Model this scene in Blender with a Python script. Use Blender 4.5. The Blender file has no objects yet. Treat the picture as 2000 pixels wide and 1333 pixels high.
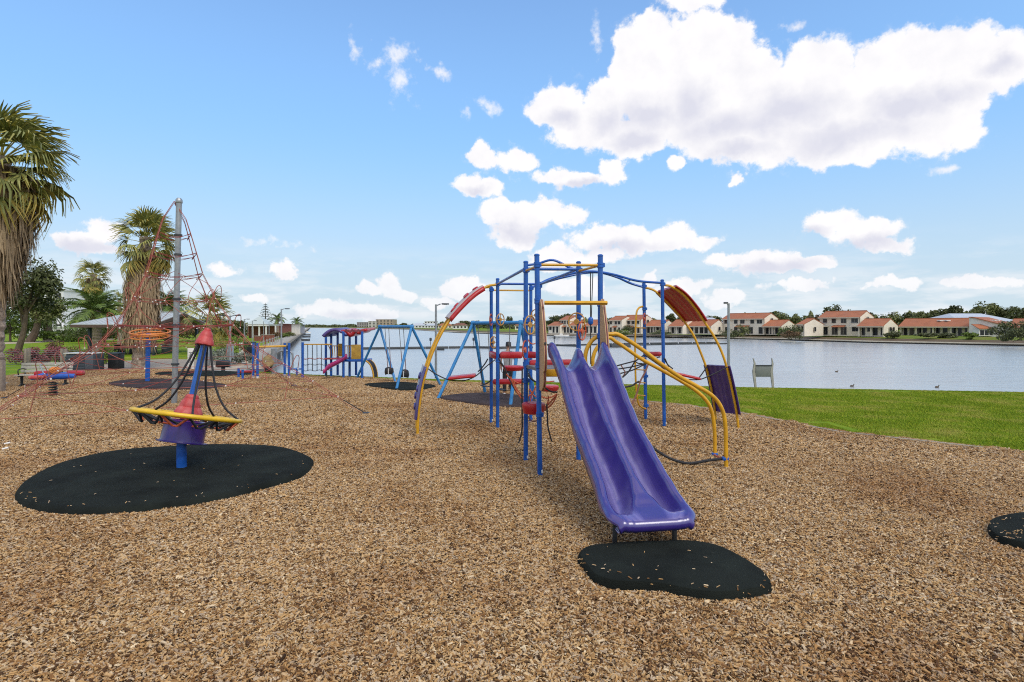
import bpy, bmesh, math, random
from mathutils import Vector, Matrix, noise
from mathutils.geometry import delaunay_2d_cdt
random.seed(7)
R = math.radians
SC = bpy.context.scene
COL = SC.collection
F, HOR, EYE = 1120.0, 637.0, 2.25          # focal length (in 2000-wide pixels), horizon row, eye height

# ------------------------------------------------------------------ camera, sky, sun, exposure
cam = bpy.data.cameras.new('camera'); camo = bpy.data.objects.new('camera', cam); COL.objects.link(camo)
camo.location = (0, 0, EYE); camo.rotation_euler = (R(90), 0, 0)
cam.sensor_width = 36; cam.lens = 36 * F / 2000; cam.shift_y = -29.5 / 2000
cam.clip_start = .05; cam.clip_end = 9000
SC.camera = camo
SC.view_settings.view_transform = 'Standard'; SC.view_settings.look = 'None'
SC.view_settings.exposure = 0.62; SC.view_settings.gamma = 1
SUN_EL, SUN_AZ = 50, 148                     # azimuth clockwise from the viewing direction: right and behind
SUN_E, SKY_E = 1.2, .15
CLOUD_E = .665
SKY_TINT = (.95, 1.10, 1.20)

def sky_world():
    w = bpy.data.worlds.new('World'); SC.world = w; w.use_nodes = True
    nt = w.node_tree; N = nt.nodes; L = nt.links; N.clear()
    def nd(t, **k):
        n = N.new(t)
        for a, b in k.items(): setattr(n, a, b)
        return n
    def put(s, v):
        if hasattr(v, 'is_linked'): L.new(v, s)
        else: s.default_value = v
    def m(op, a, b=0., c=0., clamp=False):
        n = nd('ShaderNodeMath', operation=op, use_clamp=clamp)
        put(n.inputs[0], a); put(n.inputs[1], b)
        if len(n.inputs) > 2: put(n.inputs[2], c)
        return n.outputs[0]
    def vm(op, a, b=(0, 0, 0)):
        n = nd('ShaderNodeVectorMath', operation=op); put(n.inputs[0], a); put(n.inputs[1], b)
        return n.outputs[1] if op in ('LENGTH', 'DOT_PRODUCT') else n.outputs[0]
    def ss(v, a, b, lo=0., hi=1.):
        n = nd('ShaderNodeMapRange', interpolation_type='SMOOTHSTEP')
        put(n.inputs[0], v); put(n.inputs[1], a); put(n.inputs[2], b); put(n.inputs[3], lo); put(n.inputs[4], hi)
        return n.outputs[0]
    def noi(v, sc, det=6., rough=.55):
        n = nd('ShaderNodeTexNoise'); put(n.inputs['Vector'], v); n.inputs['Scale'].default_value = sc
        n.inputs['Detail'].default_value = det; n.inputs['Roughness'].default_value = rough
        return n.outputs['Fac']
    def mix(f, a, b):
        n = nd('ShaderNodeMix', data_type='RGBA'); put(n.inputs['Factor'], f); put(n.inputs['A'], a); put(n.inputs['B'], b)
        return n.outputs['Result']
    d = nd('ShaderNodeTexCoord').outputs['Generated']
    sp = nd('ShaderNodeSeparateXYZ'); L.new(d, sp.inputs[0]); dx, dy, dz = sp.outputs
    az = m('ARCTAN2', dx, dy); el = m('ARCSINE', dz)
    cb = nd('ShaderNodeCombineXYZ'); L.new(az, cb.inputs[0]); L.new(el, cb.inputs[1]); ae = cb.outputs[0]
    sky = nd('ShaderNodeTexSky', sky_type='NISHITA', sun_disc=False, sun_elevation=R(SUN_EL), sun_rotation=R(SUN_AZ),
             altitude=0, air_density=1.0, dust_density=1.0, ozone_density=2.2).outputs[0]
    # cumulus clouds: (centre x, y, half width, half height) as seen from the playground, turned into azimuth / elevation
    C = [(1265, 100, 78, 62), (1232, 120, 50, 60), (1370, 105, 98, 68), (1452, 160, 66, 66), (1310, 180, 105, 75), (1400, 215, 130, 85),
         (1085, 208, 62, 44), (1150, 250, 95, 48), (1190, 200, 56, 46), (1245, 272, 62, 42), (1500, 235, 150, 85), (1590, 150, 88, 66), (1570, 230, 140, 75),
         (1650, 225, 170, 85), (1760, 140, 105, 80), (1870, 120, 110, 66), (1975, 100, 70, 50), (2080, 100, 90, 70), (1790, 220, 140, 85), (1880, 215, 66, 75),
         (1680, 285, 150, 38), (1490, 285, 110, 42), (1420, 270, 80, 45),
         (1350, -2, 60, 22),
         (938, 305, 26, 30), (918, 366, 34, 24), (955, 374, 34, 18), (995, 318, 46, 24), (1070, 348, 38, 18), (1130, 358, 64, 15), (1205, 338, 28, 24),
         (1322, 325, 20, 17), (1440, 345, 12, 10), (975, 420, 44, 30), (1050, 420, 56, 30), (1005, 455, 50, 28), (1110, 425, 38, 18),
         (1170, 466, 60, 28), (1240, 470, 50, 30), (1310, 470, 60, 26), (1370, 474, 44, 16), (1085, 500, 60, 26), (1170, 505, 60, 18),
         (1625, 440, 58, 26), (1690, 462, 66, 32), (1730, 488, 70, 14), (1425, 512, 46, 20), (1500, 516, 74, 26), (1575, 522, 60, 16),
         (552, 524, 28, 20), (572, 532, 14, 10), (165, 468, 44, 18), (205, 448, 34, 22), (190, 484, 60, 14), (128, 465, 26, 14), (440, 532, 34, 12),
         (760, 560, 30, 26), (800, 578, 34, 14), (722, 570, 26, 14), (640, 606, 52, 22), (705, 614, 64, 18), (860, 590, 44, 14), (505, 592, 34, 10), (910, 560, 40, 20),
         (1280, 545, 24, 18), (1340, 556, 50, 18), (1420, 576, 50, 14), (1120, 560, 60, 22), (1560, 560, 90, 12), (1740, 560, 80, 14), (1930, 556, 90, 16)]
    acc = None
    def wob(sc, det, ax, ay):
        t = nd('ShaderNodeTexNoise'); L.new(d, t.inputs['Vector']); t.inputs['Scale'].default_value = sc; t.inputs['Detail'].default_value = det; t.inputs['Roughness'].default_value = .6
        return vm('MULTIPLY', vm('SUBTRACT', t.outputs['Color'], (.5, .5, .5)), (ax, ay, 0))
    aew = vm('ADD', vm('ADD', ae, wob(7, 2, .06, .045)), wob(24, 6, .042, .038))
    def blob(x, y, rx, ry, co):
        u, v = (x - 1000) / F, (HOR - y) / F; a = math.atan(u); e = math.atan(v * math.cos(a))
        return m('SUBTRACT', 1., vm('LENGTH', vm('MULTIPLY', vm('SUBTRACT', co, (a, e, 0)), (F / (rx * math.cos(a) ** 2), F / (ry * math.cos(a)), 0))))
    wis = dark = None
    for q in ((765, 122, 60, 46), (782, 162, 36, 56), (690, 92, 18, 34), (963, 196, 42, 26), (1165, 72, 22, 46), (1540, 60, 60, 14), (1000, 318, 60, 34), (850, 150, 30, 14), (905, 205, 20, 24), (520, 470, 90, 16), (1850, 330, 60, 16), (440, 532, 60, 20)):
        f = blob(*q, aew); wis = f if wis is None else m('MAXIMUM', wis, f)
    for q in ((1265, 222, 90, 44), (1345, 205, 70, 60), (1410, 248, 120, 48), (1530, 232, 190, 56), (1650, 268, 180, 42), (1770, 205, 120, 46), (1450, 296, 90, 28), (1190, 236, 60, 36), (1090, 235, 55, 24), (1245, 275, 55, 26), (1850, 180, 90, 36), (1960, 110, 70, 24),
              (1010, 456, 80, 24), (1220, 486, 130, 20), (1690, 488, 100, 20), (1500, 528, 100, 18), (180, 482, 80, 18), (930, 378, 45, 14), (1130, 368, 80, 12), (690, 622, 80, 14), (1590, 455, 50, 20)):
        f = blob(*q, aew); dark = f if dark is None else m('MAXIMUM', dark, f)
    for (x, y, rx, ry) in C:
        u, v = (x - 1000) / F, (HOR - y) / F
        a = math.atan(u); e = math.atan(v * math.cos(a))
        ra = rx / F * math.cos(a) ** 2 * 1.04; re = ry / F * math.cos(a) * 1.04
        q = vm('MULTIPLY', vm('SUBTRACT', aew, (a, e, 0)), (1 / ra, 1 / re, 0))
        f = m('MULTIPLY', m('SUBTRACT', 1., vm('LENGTH', q)), min(1., re / .05) ** .5)
        acc = f if acc is None else m('SMOOTH_MAX', acc, f, .10)
    n1 = noi(d, 38, 8, .62); n2 = noi(vm('MULTIPLY', d, (1, 1, 2.2)), 5.5, 4, .5)
    # elsewhere, out of view: broken cumulus with cover added for white light and reflections
    g = noi(vm('MULTIPLY', d, (1, 1, 2.4)), 3.1, 4, .5)
    out_ = m('MAXIMUM', ss(m('ABSOLUTE', az), .62, 1.7), ss(el, .50, 1.25))
    gen = m('SUBTRACT', m('MULTIPLY', m('SUBTRACT', g, .43), 5.), m('MULTIPLY', m('POWER', m('SUBTRACT', 1., out_), 2.), 3.))
    gen = m('SUBTRACT', gen, ss(el, .0, -.03, 0., 5.))
    fld = m('MAXIMUM', acc, gen)
    den = m('ADD', fld, m('MULTIPLY', m('SUBTRACT', n1, .5), .80))
    cov = ss(den, -.04, .17)
    thin = m('MULTIPLY', ss(m('ADD', fld, m('MULTIPLY', m('SUBTRACT', n1, .5), 1.5)), -.12, .55), .5)
    cov = m('MAXIMUM', cov, thin)
    cov = m('MAXIMUM', cov, m('MULTIPLY', ss(m('ADD', wis, m('MULTIPLY', m('SUBTRACT', n1, .52), 3.4)), .1, 1.25), .8))
    lowmask = ss(el, .02, .12, .8, 1.)
    cov = m('MULTIPLY', cov, lowmask)
    bank = m('MULTIPLY', ss(noi(vm('MULTIPLY', d, (1, 1, 5)), 7, 6, .6), .42, .62), m('MULTIPLY', ss(el, .0, .02), ss(el, .15, .03)))
    cov = m('MAXIMUM', cov, m('MULTIPLY', bank, .5))
    # soft shading: the thick middle and undersides are lavender grey, rims and tops white
    rel = m('SUBTRACT', noi(vm('ADD', d, (.008, -.004, .016)), 16, 6, .55), noi(d, 16, 6, .55))
    thick = m('MULTIPLY', ss(m('ADD', m('ADD', dark, m('MULTIPLY', m('SUBTRACT', n2, .5), .9)), m('MULTIPLY', m('SUBTRACT', n1, .5), .35)), -.15, .95), .95)
    thick = m('MAXIMUM', thick, m('MULTIPLY', out_, ss(gen, .3, 1.)))
    sh = m('ADD', m('ADD', thick, m('MULTIPLY', rel, 1.1)), .06, clamp=True)
    ccol = mix(sh, (1.0, .985, .995, 1), (.735, .74, .84, 1))
    cl = nd('ShaderNodeVectorMath', operation='SCALE'); L.new(ccol, cl.inputs[0]); cl.inputs['Scale'].default_value = CLOUD_E / SKY_E
    # air near the horizon is pale
    hz = ss(el, .0, .66, 1., 0.)
    haz_c = mix(ss(el, .0, .36), (.40, .485, .545, 1), (.165, .345, .57, 1))
    hcol = nd('ShaderNodeVectorMath', operation='SCALE'); L.new(haz_c, hcol.inputs[0]); hcol.inputs['Scale'].default_value = 1.0 / SKY_E
    tint = vm('MULTIPLY', sky, SKY_TINT)
    base = mix(m('MULTIPLY', hz, .97), tint, hcol.outputs[0])
    fin = mix(cov, base, cl.outputs[0])
    bg = nd('ShaderNodeBackground'); L.new(fin, bg.inputs[0]); bg.inputs[1].default_value = SKY_E
    o = nd('ShaderNodeOutputWorld'); L.new(bg.outputs[0], o.inputs[0])
    w.cycles.sampling_method = 'MANUAL'; w.cycles.sample_map_resolution = 512
sky_world()
sd = bpy.data.lights.new('sun', 'SUN'); so = bpy.data.objects.new('sun', sd); COL.objects.link(so)
sd.energy = SUN_E; sd.angle = R(26); sd.color = (1, .95, .87)
_a, _e = R(SUN_AZ), R(SUN_EL)
so.rotation_euler = Vector((math.sin(_a) * math.cos(_e), math.cos(_a) * math.cos(_e), math.sin(_e))).to_track_quat('Z', 'Y').to_euler()
so.location = (20, -20, 40)
SC.cycles.max_bounces = 6; SC.cycles.diffuse_bounces = 3; SC.cycles.glossy_bounces = 3; SC.cycles.transparent_max_bounces = 6
SC.cycles.use_denoising = False
SC.cycles.pixel_filter_type = 'BLACKMAN_HARRIS'; SC.cycles.filter_width = 1.1

# ------------------------------------------------------------------ helpers
def W(x, y, Y): return Vector(((x - 1000) / F * Y, Y, EYE - (y - HOR) / F * Y))
def G(x, y, z=0.):
    Y = (EYE - z) * F / (y - HOR); return Vector(((x - 1000) / F * Y, Y, z))
def onplane(a, b, pts):
    """seen points carried to the upright plane through ground points a and b"""
    ax, ay = a[0], a[1]; dx, dy = b[0] - ax, b[1] - ay; out = []
    for x, y in pts:
        k = (x - 1000) / F
        Y = (ax * dy - ay * dx) / (k * dy - dx)
        out.append(W(x, y, Y))
    return out
def cat(pts, n=6):
    """smooth curve through points"""
    p = [Vector(q) for q in pts]
    if len(p) < 3: return p
    p = [2 * p[0] - p[1]] + p + [2 * p[-1] - p[-2]]; out = []
    for i in range(1, len(p) - 2):
        a, b, c, d = p[i - 1:i + 3]
        for k in range(n):
            t = k / n
            out.append(.5 * (2 * b + (c - a) * t + (2 * a - 5 * b + 4 * c - d) * t * t + (3 * b - a - 3 * c + d) * t ** 3))
    out.append(p[-2]); return out
def lerp(a, b, t): return a + (b - a) * t
def sst(x, a, b):
    t = max(0., min(1., (x - a) / (b - a))); return t * t * (3 - 2 * t)

MATS = {}
def mat(name, col, rough=.5, var=.12, sc=9., bump=0., bsc=60., spec=.5, metal=0., fade=None, fsc=2., coat=0., attr=None, gloss_var=0.):
    """principled paint / plaster / wood: base colour with blotchy variation, an optional second weathered colour, fine relief"""
    if name in MATS: return MATS[name]
    m = bpy.data.materials.new(name); m.use_nodes = True; nt = m.node_tree; N, L = nt.nodes, nt.links
    b = N['Principled BSDF']
    b.inputs['Roughness'].default_value = rough; b.inputs['Metallic'].default_value = metal
    b.inputs['Specular IOR Level'].default_value = spec; b.inputs['Coat Weight'].default_value = coat
    b.inputs['Coat Roughness'].default_value = .2
    g = N.new('ShaderNodeNewGeometry')
    nz = N.new('ShaderNodeTexNoise'); nz.inputs['Scale'].default_value = sc; nz.inputs['Detail'].default_value = 5; L.new(g.outputs['Position'], nz.inputs['Vector'])
    r = N.new('ShaderNodeValToRGB'); L.new(nz.outputs['Fac'], r.inputs[0]); e = r.color_ramp.elements
    e[0].position = .3; e[1].position = .7
    e[0].color = (*[c * (1 - var) for c in col], 1); e[1].color = (*[min(1, c * (1 + var)) for c in col], 1)
    out = r.outputs[0]
    if attr:
        a = N.new('ShaderNodeAttribute'); a.attribute_name = 'tint'
        r2 = N.new('ShaderNodeValToRGB'); L.new(a.outputs['Fac'], r2.inputs[0])
        el = r2.color_ramp.elements
        while len(el) > 1: el.remove(el[-1])
        for i, (p, c) in enumerate(attr):
            q = el[0] if i == 0 else el.new(p)
            q.position = p; q.color = (*c, 1)
        mx = N.new('ShaderNodeMix'); mx.data_type = 'RGBA'; mx.blend_type = 'MULTIPLY'; mx.inputs['Factor'].default_value = 1
        L.new(r2.outputs[0], mx.inputs['A']); L.new(r.outputs[0], mx.inputs['B']); out = mx.outputs['Result']
    if fade:
        n2 = N.new('ShaderNodeTexNoise'); n2.inputs['Scale'].default_value = fsc; n2.inputs['Detail'].default_value = 7; n2.inputs['Roughness'].default_value = .65
        L.new(g.outputs['Position'], n2.inputs['Vector'])
        mr = N.new('ShaderNodeMapRange'); mr.inputs[1].default_value = .48; mr.inputs[2].default_value = .72; L.new(n2.outputs['Fac'], mr.inputs[0])
        mx = N.new('ShaderNodeMix'); mx.data_type = 'RGBA'; L.new(mr.outputs[0], mx.inputs['Factor']); L.new(out, mx.inputs['A']); mx.inputs['B'].default_value = (*fade, 1)
        out = mx.outputs['Result']
    L.new(out, b.inputs['Base Color'])
    if gloss_var:
        n3 = N.new('ShaderNodeTexNoise'); n3.inputs['Scale'].default_value = 6; n3.inputs['Detail'].default_value = 6; L.new(g.outputs['Position'], n3.inputs['Vector'])
        mr = N.new('ShaderNodeMapRange'); mr.inputs[1].default_value = .35; mr.inputs[2].default_value = .7; mr.inputs[3].default_value = max(.04, rough - gloss_var); mr.inputs[4].default_value = rough + gloss_var
        L.new(n3.outputs['Fac'], mr.inputs[0]); L.new(mr.outputs[0], b.inputs['Roughness'])
    if bump:
        nb = N.new('ShaderNodeTexNoise'); nb.inputs['Scale'].default_value = bsc; nb.inputs['Detail'].default_value = 4; L.new(g.outputs['Position'], nb.inputs['Vector'])
        bp = N.new('ShaderNodeBump'); bp.inputs['Strength'].default_value = bump; bp.inputs['Distance'].default_value = .02
        L.new(nb.outputs['Fac'], bp.inputs['Height']); L.new(bp.outputs[0], b.inputs['Normal'])
    MATS[name] = m; return m

ORG = {}                                     # world origin of every root, so parts can be written in world coordinates
class MB:
    def __init__(s): s.v = []; s.f = []; s.t = []
    def add(s, vs, fs, tint=None):
        o = len(s.v); s.v += [tuple(v) for v in vs]; s.f += [tuple(i + o for i in f) for f in fs]
        s.t += [tint if tint is not None else .5] * len(fs); return s
    def box(s, c, d, rz=0., M=None):
        hx, hy, hz = d[0] / 2, d[1] / 2, d[2] / 2
        vs = [Vector((x, y, z)) for x in (-hx, hx) for y in (-hy, hy) for z in (-hz, hz)]
        Q = (M if M is not None else Matrix.Rotation(rz, 3, 'Z')); c = Vector(c)
        return s.add([Q @ v + c for v in vs], [(0, 1, 3, 2), (4, 6, 7, 5), (0, 4, 5, 1), (2, 3, 7, 6), (0, 2, 6, 4), (1, 5, 7, 3)])
    def rbox(s, c, d, bev=.02, rz=0., M=None, seg=2):
        bm = bmesh.new(); bmesh.ops.create_cube(bm, size=1)
        for v in bm.verts: v.co = Vector((v.co.x * d[0], v.co.y * d[1], v.co.z * d[2]))
        bmesh.ops.bevel(bm, geom=bm.edges[:], offset=min(bev, min(d) * .49), segments=seg, profile=.5, affect='EDGES')
        Q = (M if M is not None else Matrix.Rotation(rz, 3, 'Z')); c = Vector(c)
        bm.verts.index_update()
        s.add([Q @ v.co + c for v in bm.verts], [[v.index for v in f.verts] for f in bm.faces]); bm.free(); return s
    def beam(s, a, b, w, h, bev=.0, up=(0, 0, 1)):
        a, b = Vector(a), Vector(b); x = (b - a).normalized(); y = Vector(up).cross(x).normalized(); z = x.cross(y)
        M = Matrix((x, y, z)).transposed(); d = ((b - a).length, w, h)
        return s.rbox((a + b) / 2, d, bev, M=M) if bev else s.box((a + b) / 2, d, M=M)
    def tube(s, pts, r, n=8, cap=True, closed=False, tint=None):
        p = [Vector(q) for q in pts]; k = len(p); rr = r if isinstance(r, (list, tuple)) else [r] * k
        t0 = (p[1] - p[0]).normalized(); u = t0.cross(Vector((0, 0, 1)) if abs(t0.z) < .95 else Vector((1, 0, 0))).normalized()
        vs = []
        for i in range(k):
            if closed: t = (p[(i + 1) % k] - p[i - 1]).normalized()
            else: t = (p[min(i + 1, k - 1)] - p[max(i - 1, 0)]).normalized()
            u = (u - t * u.dot(t)).normalized(); w = t.cross(u)
            for j in range(n):
                a = 2 * math.pi * j / n; vs.append(p[i] + (u * math.cos(a) + w * math.sin(a)) * rr[i])
        fs = []
        for i in range(k if closed else k - 1):
            i2 = (i + 1) % k
            for j in range(n):
                j2 = (j + 1) % n; fs.append((i * n + j, i * n + j2, i2 * n + j2, i2 * n + j))
        if cap and not closed: fs += [tuple(range(n))[::-1], tuple((k - 1) * n + j for j in range(n))]
        return s.add(vs, fs, tint)
    def lathe(s, prof, o=(0, 0, 0), M=None, n=20, flute=None):
        o = Vector(o); vs = []; k = len(prof)
        for (r, z) in prof:
            for j in range(n):
                a = 2 * math.pi * j / n; q = r * (1 + (flute * abs(math.cos(a * 4)) if flute else 0))
                v = Vector((q * math.cos(a), q * math.sin(a), z)); vs.append((M @ v if M is not None else v) + o)
        fs = [(i * n + j, i * n + (j + 1) % n, (i + 1) * n + (j + 1) % n, (i + 1) * n + j) for i in range(k - 1) for j in range(n)]
        fs += [tuple(range(n))[::-1], tuple((k - 1) * n + j for j in range(n))]
        return s.add(vs, fs)
    def prism(s, out, a, b):
        """outline points (3-D) swept from offset a to offset b"""
        a, b = Vector(a), Vector(b); n = len(out); vs = [Vector(q) + a for q in out] + [Vector(q) + b for q in out]
        return s.add(vs, [tuple(range(n))[::-1], tuple(range(n, 2 * n))] + [(i, (i + 1) % n, n + (i + 1) % n, n + i) for i in range(n)])
    def grid(s, rows, closed=False):
        n = len(rows[0]); vs = [v for r in rows for v in r]
        return s.add(vs, [(i * n + j, i * n + j + 1, (i + 1) * n + j + 1, (i + 1) * n + j) for i in range(len(rows) - 1) for j in range(n - 1)])
    def build(s, name, m, parent=None, ang=35, recalc=True, tint=False, **props):
        org = ORG.get(parent.name, Vector()) if parent else Vector(props.pop('origin', (0, 0, 0)))
        me = bpy.data.meshes.new(name)
        me.from_pydata([(v[0] - org.x, v[1] - org.y, v[2] - org.z) for v in s.v], [], s.f)
        if recalc:
            bm = bmesh.new(); bm.from_mesh(me); bmesh.ops.recalc_face_normals(bm, faces=bm.faces[:]); bm.to_mesh(me); bm.free()
        if tint:
            at = me.attributes.new('tint', 'FLOAT', 'FACE'); at.data.foreach_set('value', s.t)
        if ang:
            me.shade_smooth(); me.set_sharp_from_angle(angle=R(ang))
        me.materials.append(m)
        o = bpy.data.objects.new(name, me); COL.objects.link(o)
        if parent: o.parent = parent
        else: o.location = org
        ORG[o.name] = org
        for k, v in props.items(): o[k] = v
        return o
def thing(name, loc, label, cat, group=None):
    e = bpy.data.objects.new(name, None); COL.objects.link(e); e.location = loc; e.empty_display_size = .2
    ORG[e.name] = Vector(loc); e['label'] = label; e['category'] = cat
    if group: e['group'] = group
    return e
def copy_thing(o, loc, label, rz=None, sc=None, group=None):
    c = o.copy(); COL.objects.link(c); c.location = loc; ORG[c.name] = Vector(loc); c['label'] = label
    if rz is not None: c.rotation_euler = (0, 0, rz)
    if sc is not None: c.scale = sc if isinstance(sc, (tuple, list)) else (sc, sc, sc)
    if group: c['group'] = group
    for ch in list(o.children):
        d = ch.copy(); COL.objects.link(d); d.parent = c
        for g in list(ch.children):
            h = g.copy(); COL.objects.link(h); h.parent = d
    return c
def structure(o): o['kind'] = 'structure'; return o
def ring(c, r, n, M=None, a0=0.):
    c = Vector(c); out = []
    for i in range(n):
        a = a0 + 2 * math.pi * i / n; v = Vector((r * math.cos(a), r * math.sin(a), 0)); out.append(c + (M @ v if M is not None else v))
    return out
def inside(x, y, poly):
    c = False; n = len(poly)
    for i in range(n):
        x1, y1 = poly[i][0], poly[i][1]; x2, y2 = poly[i - 1][0], poly[i - 1][1]
        if (y1 > y) != (y2 > y) and x < (x2 - x1) * (y - y1) / (y2 - y1) + x1: c = not c
    return c

# paints and other materials
BLUE = mat('blue_paint', (.010, .092, .40), .32, .16, 6, fade=(.03, .14, .47), fsc=5, bump=.05, gloss_var=.1)
LBLUE = mat('light_blue_paint', (.025, .20, .48), .38, .15, 6, fade=(.07, .28, .56), fsc=5)
YEL = mat('yellow_paint', (.64, .335, .014), .36, .12, 7, fade=(.54, .265, .02), fsc=6, bump=.05)
RED = mat('red_plastic', (.40, .012, .018), .34, .14, 6, fade=(.46, .045, .045), fsc=4, gloss_var=.1)
FRED = mat('faded_red_rubber', (.46, .050, .048), .5, .16, 9, fade=(.58, .15, .13), fsc=7, bump=.1)
PUR = mat('purple_plastic', (.033, .020, .185), .26, .10, 3, coat=1., spec=.7, gloss_var=.05)
PURS = mat('sheen_worn_purple_plastic', (1, 1, 1), .26, .08, 5, coat=1., spec=.7, gloss_var=.06, attr=[(0, (.030, .016, .185)), (.35, (.055, .037, .23)), (1, (.20, .17, .42))])  # pale end of the ramp paints sky sheen and scuffing on the slide bed
DPUR = mat('dark_purple_plastic', (.045, .017, .15), .42, .15, 5, fade=(.07, .035, .20), fsc=4)
GREYP = mat('grey_sheen_faded_plastic', (.42, .37, .37), .5, .12, 6, fade=(.5, .33, .32), fsc=4)  # faded red panel top; light reflecting off it is painted in as grey
TAN = mat('tan_board', (.52, .32, .16), .5, .08, 4, fade=(.45, .26, .13), fsc=3)
MAROON = mat('maroon_board_edge', (.16, .03, .04), .5, .1)
BLACKR = mat('black_rope', (.018, .018, .021), .6, .3, 40, bump=.5, bsc=160)
ORR = mat('orange_rope', (.50, .095, .03), .6, .2, 20, bump=.5, bsc=160, fade=(.38, .07, .035))
REDR = mat('faded_red_rope', (.34, .085, .055), .65, .22, 3, fade=(.24, .11, .09), fsc=2)
BRR = mat('brown_rope', (.27, .12, .085), .7, .2, 20)
CLAMP = mat('white_clamp', (.72, .70, .66), .4, .05)
STEEL = mat('galvanised_steel', (.34, .36, .375), .42, .12, 5, metal=.55, fade=(.26, .28, .29), fsc=8)
DSTEEL = mat('dark_steel', (.055, .06, .065), .45, .2, 9, metal=.3)
RUBBER = mat('black_rubber', (.0145, .0175, .0150), .95, .3, 2.2, bump=.8, bsc=120, fade=(.023, .029, .024), fsc=1.4, spec=.1)
RUBBERB = mat('brown_rubber', (.045, .030, .028), .85, .25, 2, bump=.6, bsc=90, fade=(.065, .045, .04), fsc=1, spec=.2)
CONC = mat('pale_concrete', (.36, .33, .28), .8, .15, 3, bump=.3, bsc=30, fade=(.27, .24, .20), fsc=1.5)
WHITE = mat('white_paint', (.74, .72, .67), .6, .06, 2, fade=(.62, .60, .55), fsc=1.)
CREAM = mat('cream_render', (.76, .69, .56), .8, .06, .6, fade=(.68, .61, .49), fsc=.5)
GLASSD = mat('dark_window_glass', (.018, .020, .024), .12, .2, 1)
TIMBER = mat('grey_timber', (.25, .20, .16), .8, .25, 9, bump=.4, bsc=50)
BRICKR = mat('red_brick', (.22, .075, .05), .85, .2, 4)

# ------------------------------------------------------------------ ground, lake, banks
WZ = -1.4
LAKE = [(-13.2, 28.6, 0), (-9.2, 26.4, 0), (-3.2, 24.2, 0), (4.9, 21.95, 0), (8.4, 21.05, 0), (17.3, 19.5, 0), (40, 15, 0), (110, 2, 0), (190, -16, 0),
        (190, 20, 14), (130, 62, 14), (92.4, 103.5, 14), (76, 123, 14), (70, 146, 14), (58.4, 163.5, 14), (41.5, 186, 14), (9.6, 215, 14), (0, 240, 20), (-28, 300, 24),
        (-104, 570, 20), (-243, 900, 20), (-395, 1120, 10), (-420, 1130, 0)]
def off_pt(i):
    x, y, o = LAKE[i]; n = len(LAKE)
    a, b = LAKE[i - 1], LAKE[(i + 1) % n]
    d = Vector((b[0] - a[0], b[1] - a[1], 0)).normalized()
    return Vector((x + d.y * o, y - d.x * o, 0))
HOLE = [off_pt(i) for i in range(len(LAKE))]
def grassmat(name, c1, c2, c3, sc=1.2):
    m = bpy.data.materials.new(name); m.use_nodes = True; nt = m.node_tree; N, L = nt.nodes, nt.links; b = N['Principled BSDF']
    b.inputs['Roughness'].default_value = .9; b.inputs['Specular IOR Level'].default_value = .15
    g = N.new('ShaderNodeNewGeometry'); mp = N.new('ShaderNodeMapping'); mp.inputs['Scale'].default_value = (.6, 1.3, 1); mp.inputs['Rotation'].default_value = (0, 0, .2); L.new(g.outputs['Position'], mp.inputs[0])
    def nz(s, d=6, r=.6, mapped=True):
        n = N.new('ShaderNodeTexNoise'); n.inputs['Scale'].default_value = s; n.inputs['Detail'].default_value = d; n.inputs['Roughness'].default_value = r
        L.new(mp.outputs[0] if mapped else g.outputs['Position'], n.inputs['Vector']); return n.outputs['Fac']
    r = N.new('ShaderNodeValToRGB'); L.new(nz(sc * .55), r.inputs[0]); e = r.color_ramp.elements
    e[0].position = .36; e[0].color = (*c1, 1); e[1].position = .55; e[1].color = (*c2, 1); q = e.new(.70); q.color = (*c3, 1)
    r2 = N.new('ShaderNodeValToRGB'); L.new(nz(38, 4, .7, False), r2.inputs[0]); e = r2.color_ramp.elements
    e[0].position = .3; e[0].color = (.55, .55, .55, 1); e[1].position = .7; e[1].color = (1.25, 1.25, 1.2, 1)
    mx = N.new('ShaderNodeMix'); mx.data_type = 'RGBA'; mx.blend_type = 'MULTIPLY'; mx.inputs['Factor'].default_value = 1
    L.new(r.outputs[0], mx.inputs['A']); L.new(r2.outputs[0], mx.inputs['B']); L.new(mx.outputs['Result'], b.inputs['Base Color'])
    bp = N.new('ShaderNodeBump'); bp.inputs['Strength'].default_value = .6; bp.inputs['Distance'].default_value = .03; L.new(nz(55, 3, .6, False), bp.inputs['Height']); L.new(bp.outputs[0], b.inputs['Normal'])
    return m
LAWN = grassmat('lawn_grass', (.13, .24, .008), (.20, .285, .010), (.36, .31, .06))
BANKG = grassmat('bank_grass', (.12, .18, .02), (.17, .20, .03), (.26, .21, .07), .4)
SOIL = mat('garden_soil', (.105, .07, .035), .95, .25, .7)

outer = [(-4000, -600), (4000, -600), (4000, 5000), (-4000, 5000)]
pv = [Vector((x, y)) for x, y in outer] + [Vector((p.x, p.y)) for p in HOLE]
no, nh = 4, len(HOLE)
ed = [(i, (i + 1) % no) for i in range(no)] + [(no + i, no + (i + 1) % nh) for i in range(nh)]
V, E, Fc, *_ = delaunay_2d_cdt(pv, ed, [], 0, 1e-6)
hp = [(p.x, p.y) for p in HOLE]; mb = MB()
keep = [f for f in Fc if not inside(sum(V[i].x for i in f) / 3, sum(V[i].y for i in f) / 3, hp)]
mb.add([(v.x, v.y, 0) for v in V], keep)
g = structure(mb.build('ground', LAWN, ang=0)); 
for p in g.data.polygons: p.use_smooth = False
if g.data.polygons[0].normal.z < 0: g.data.flip_normals()

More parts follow.
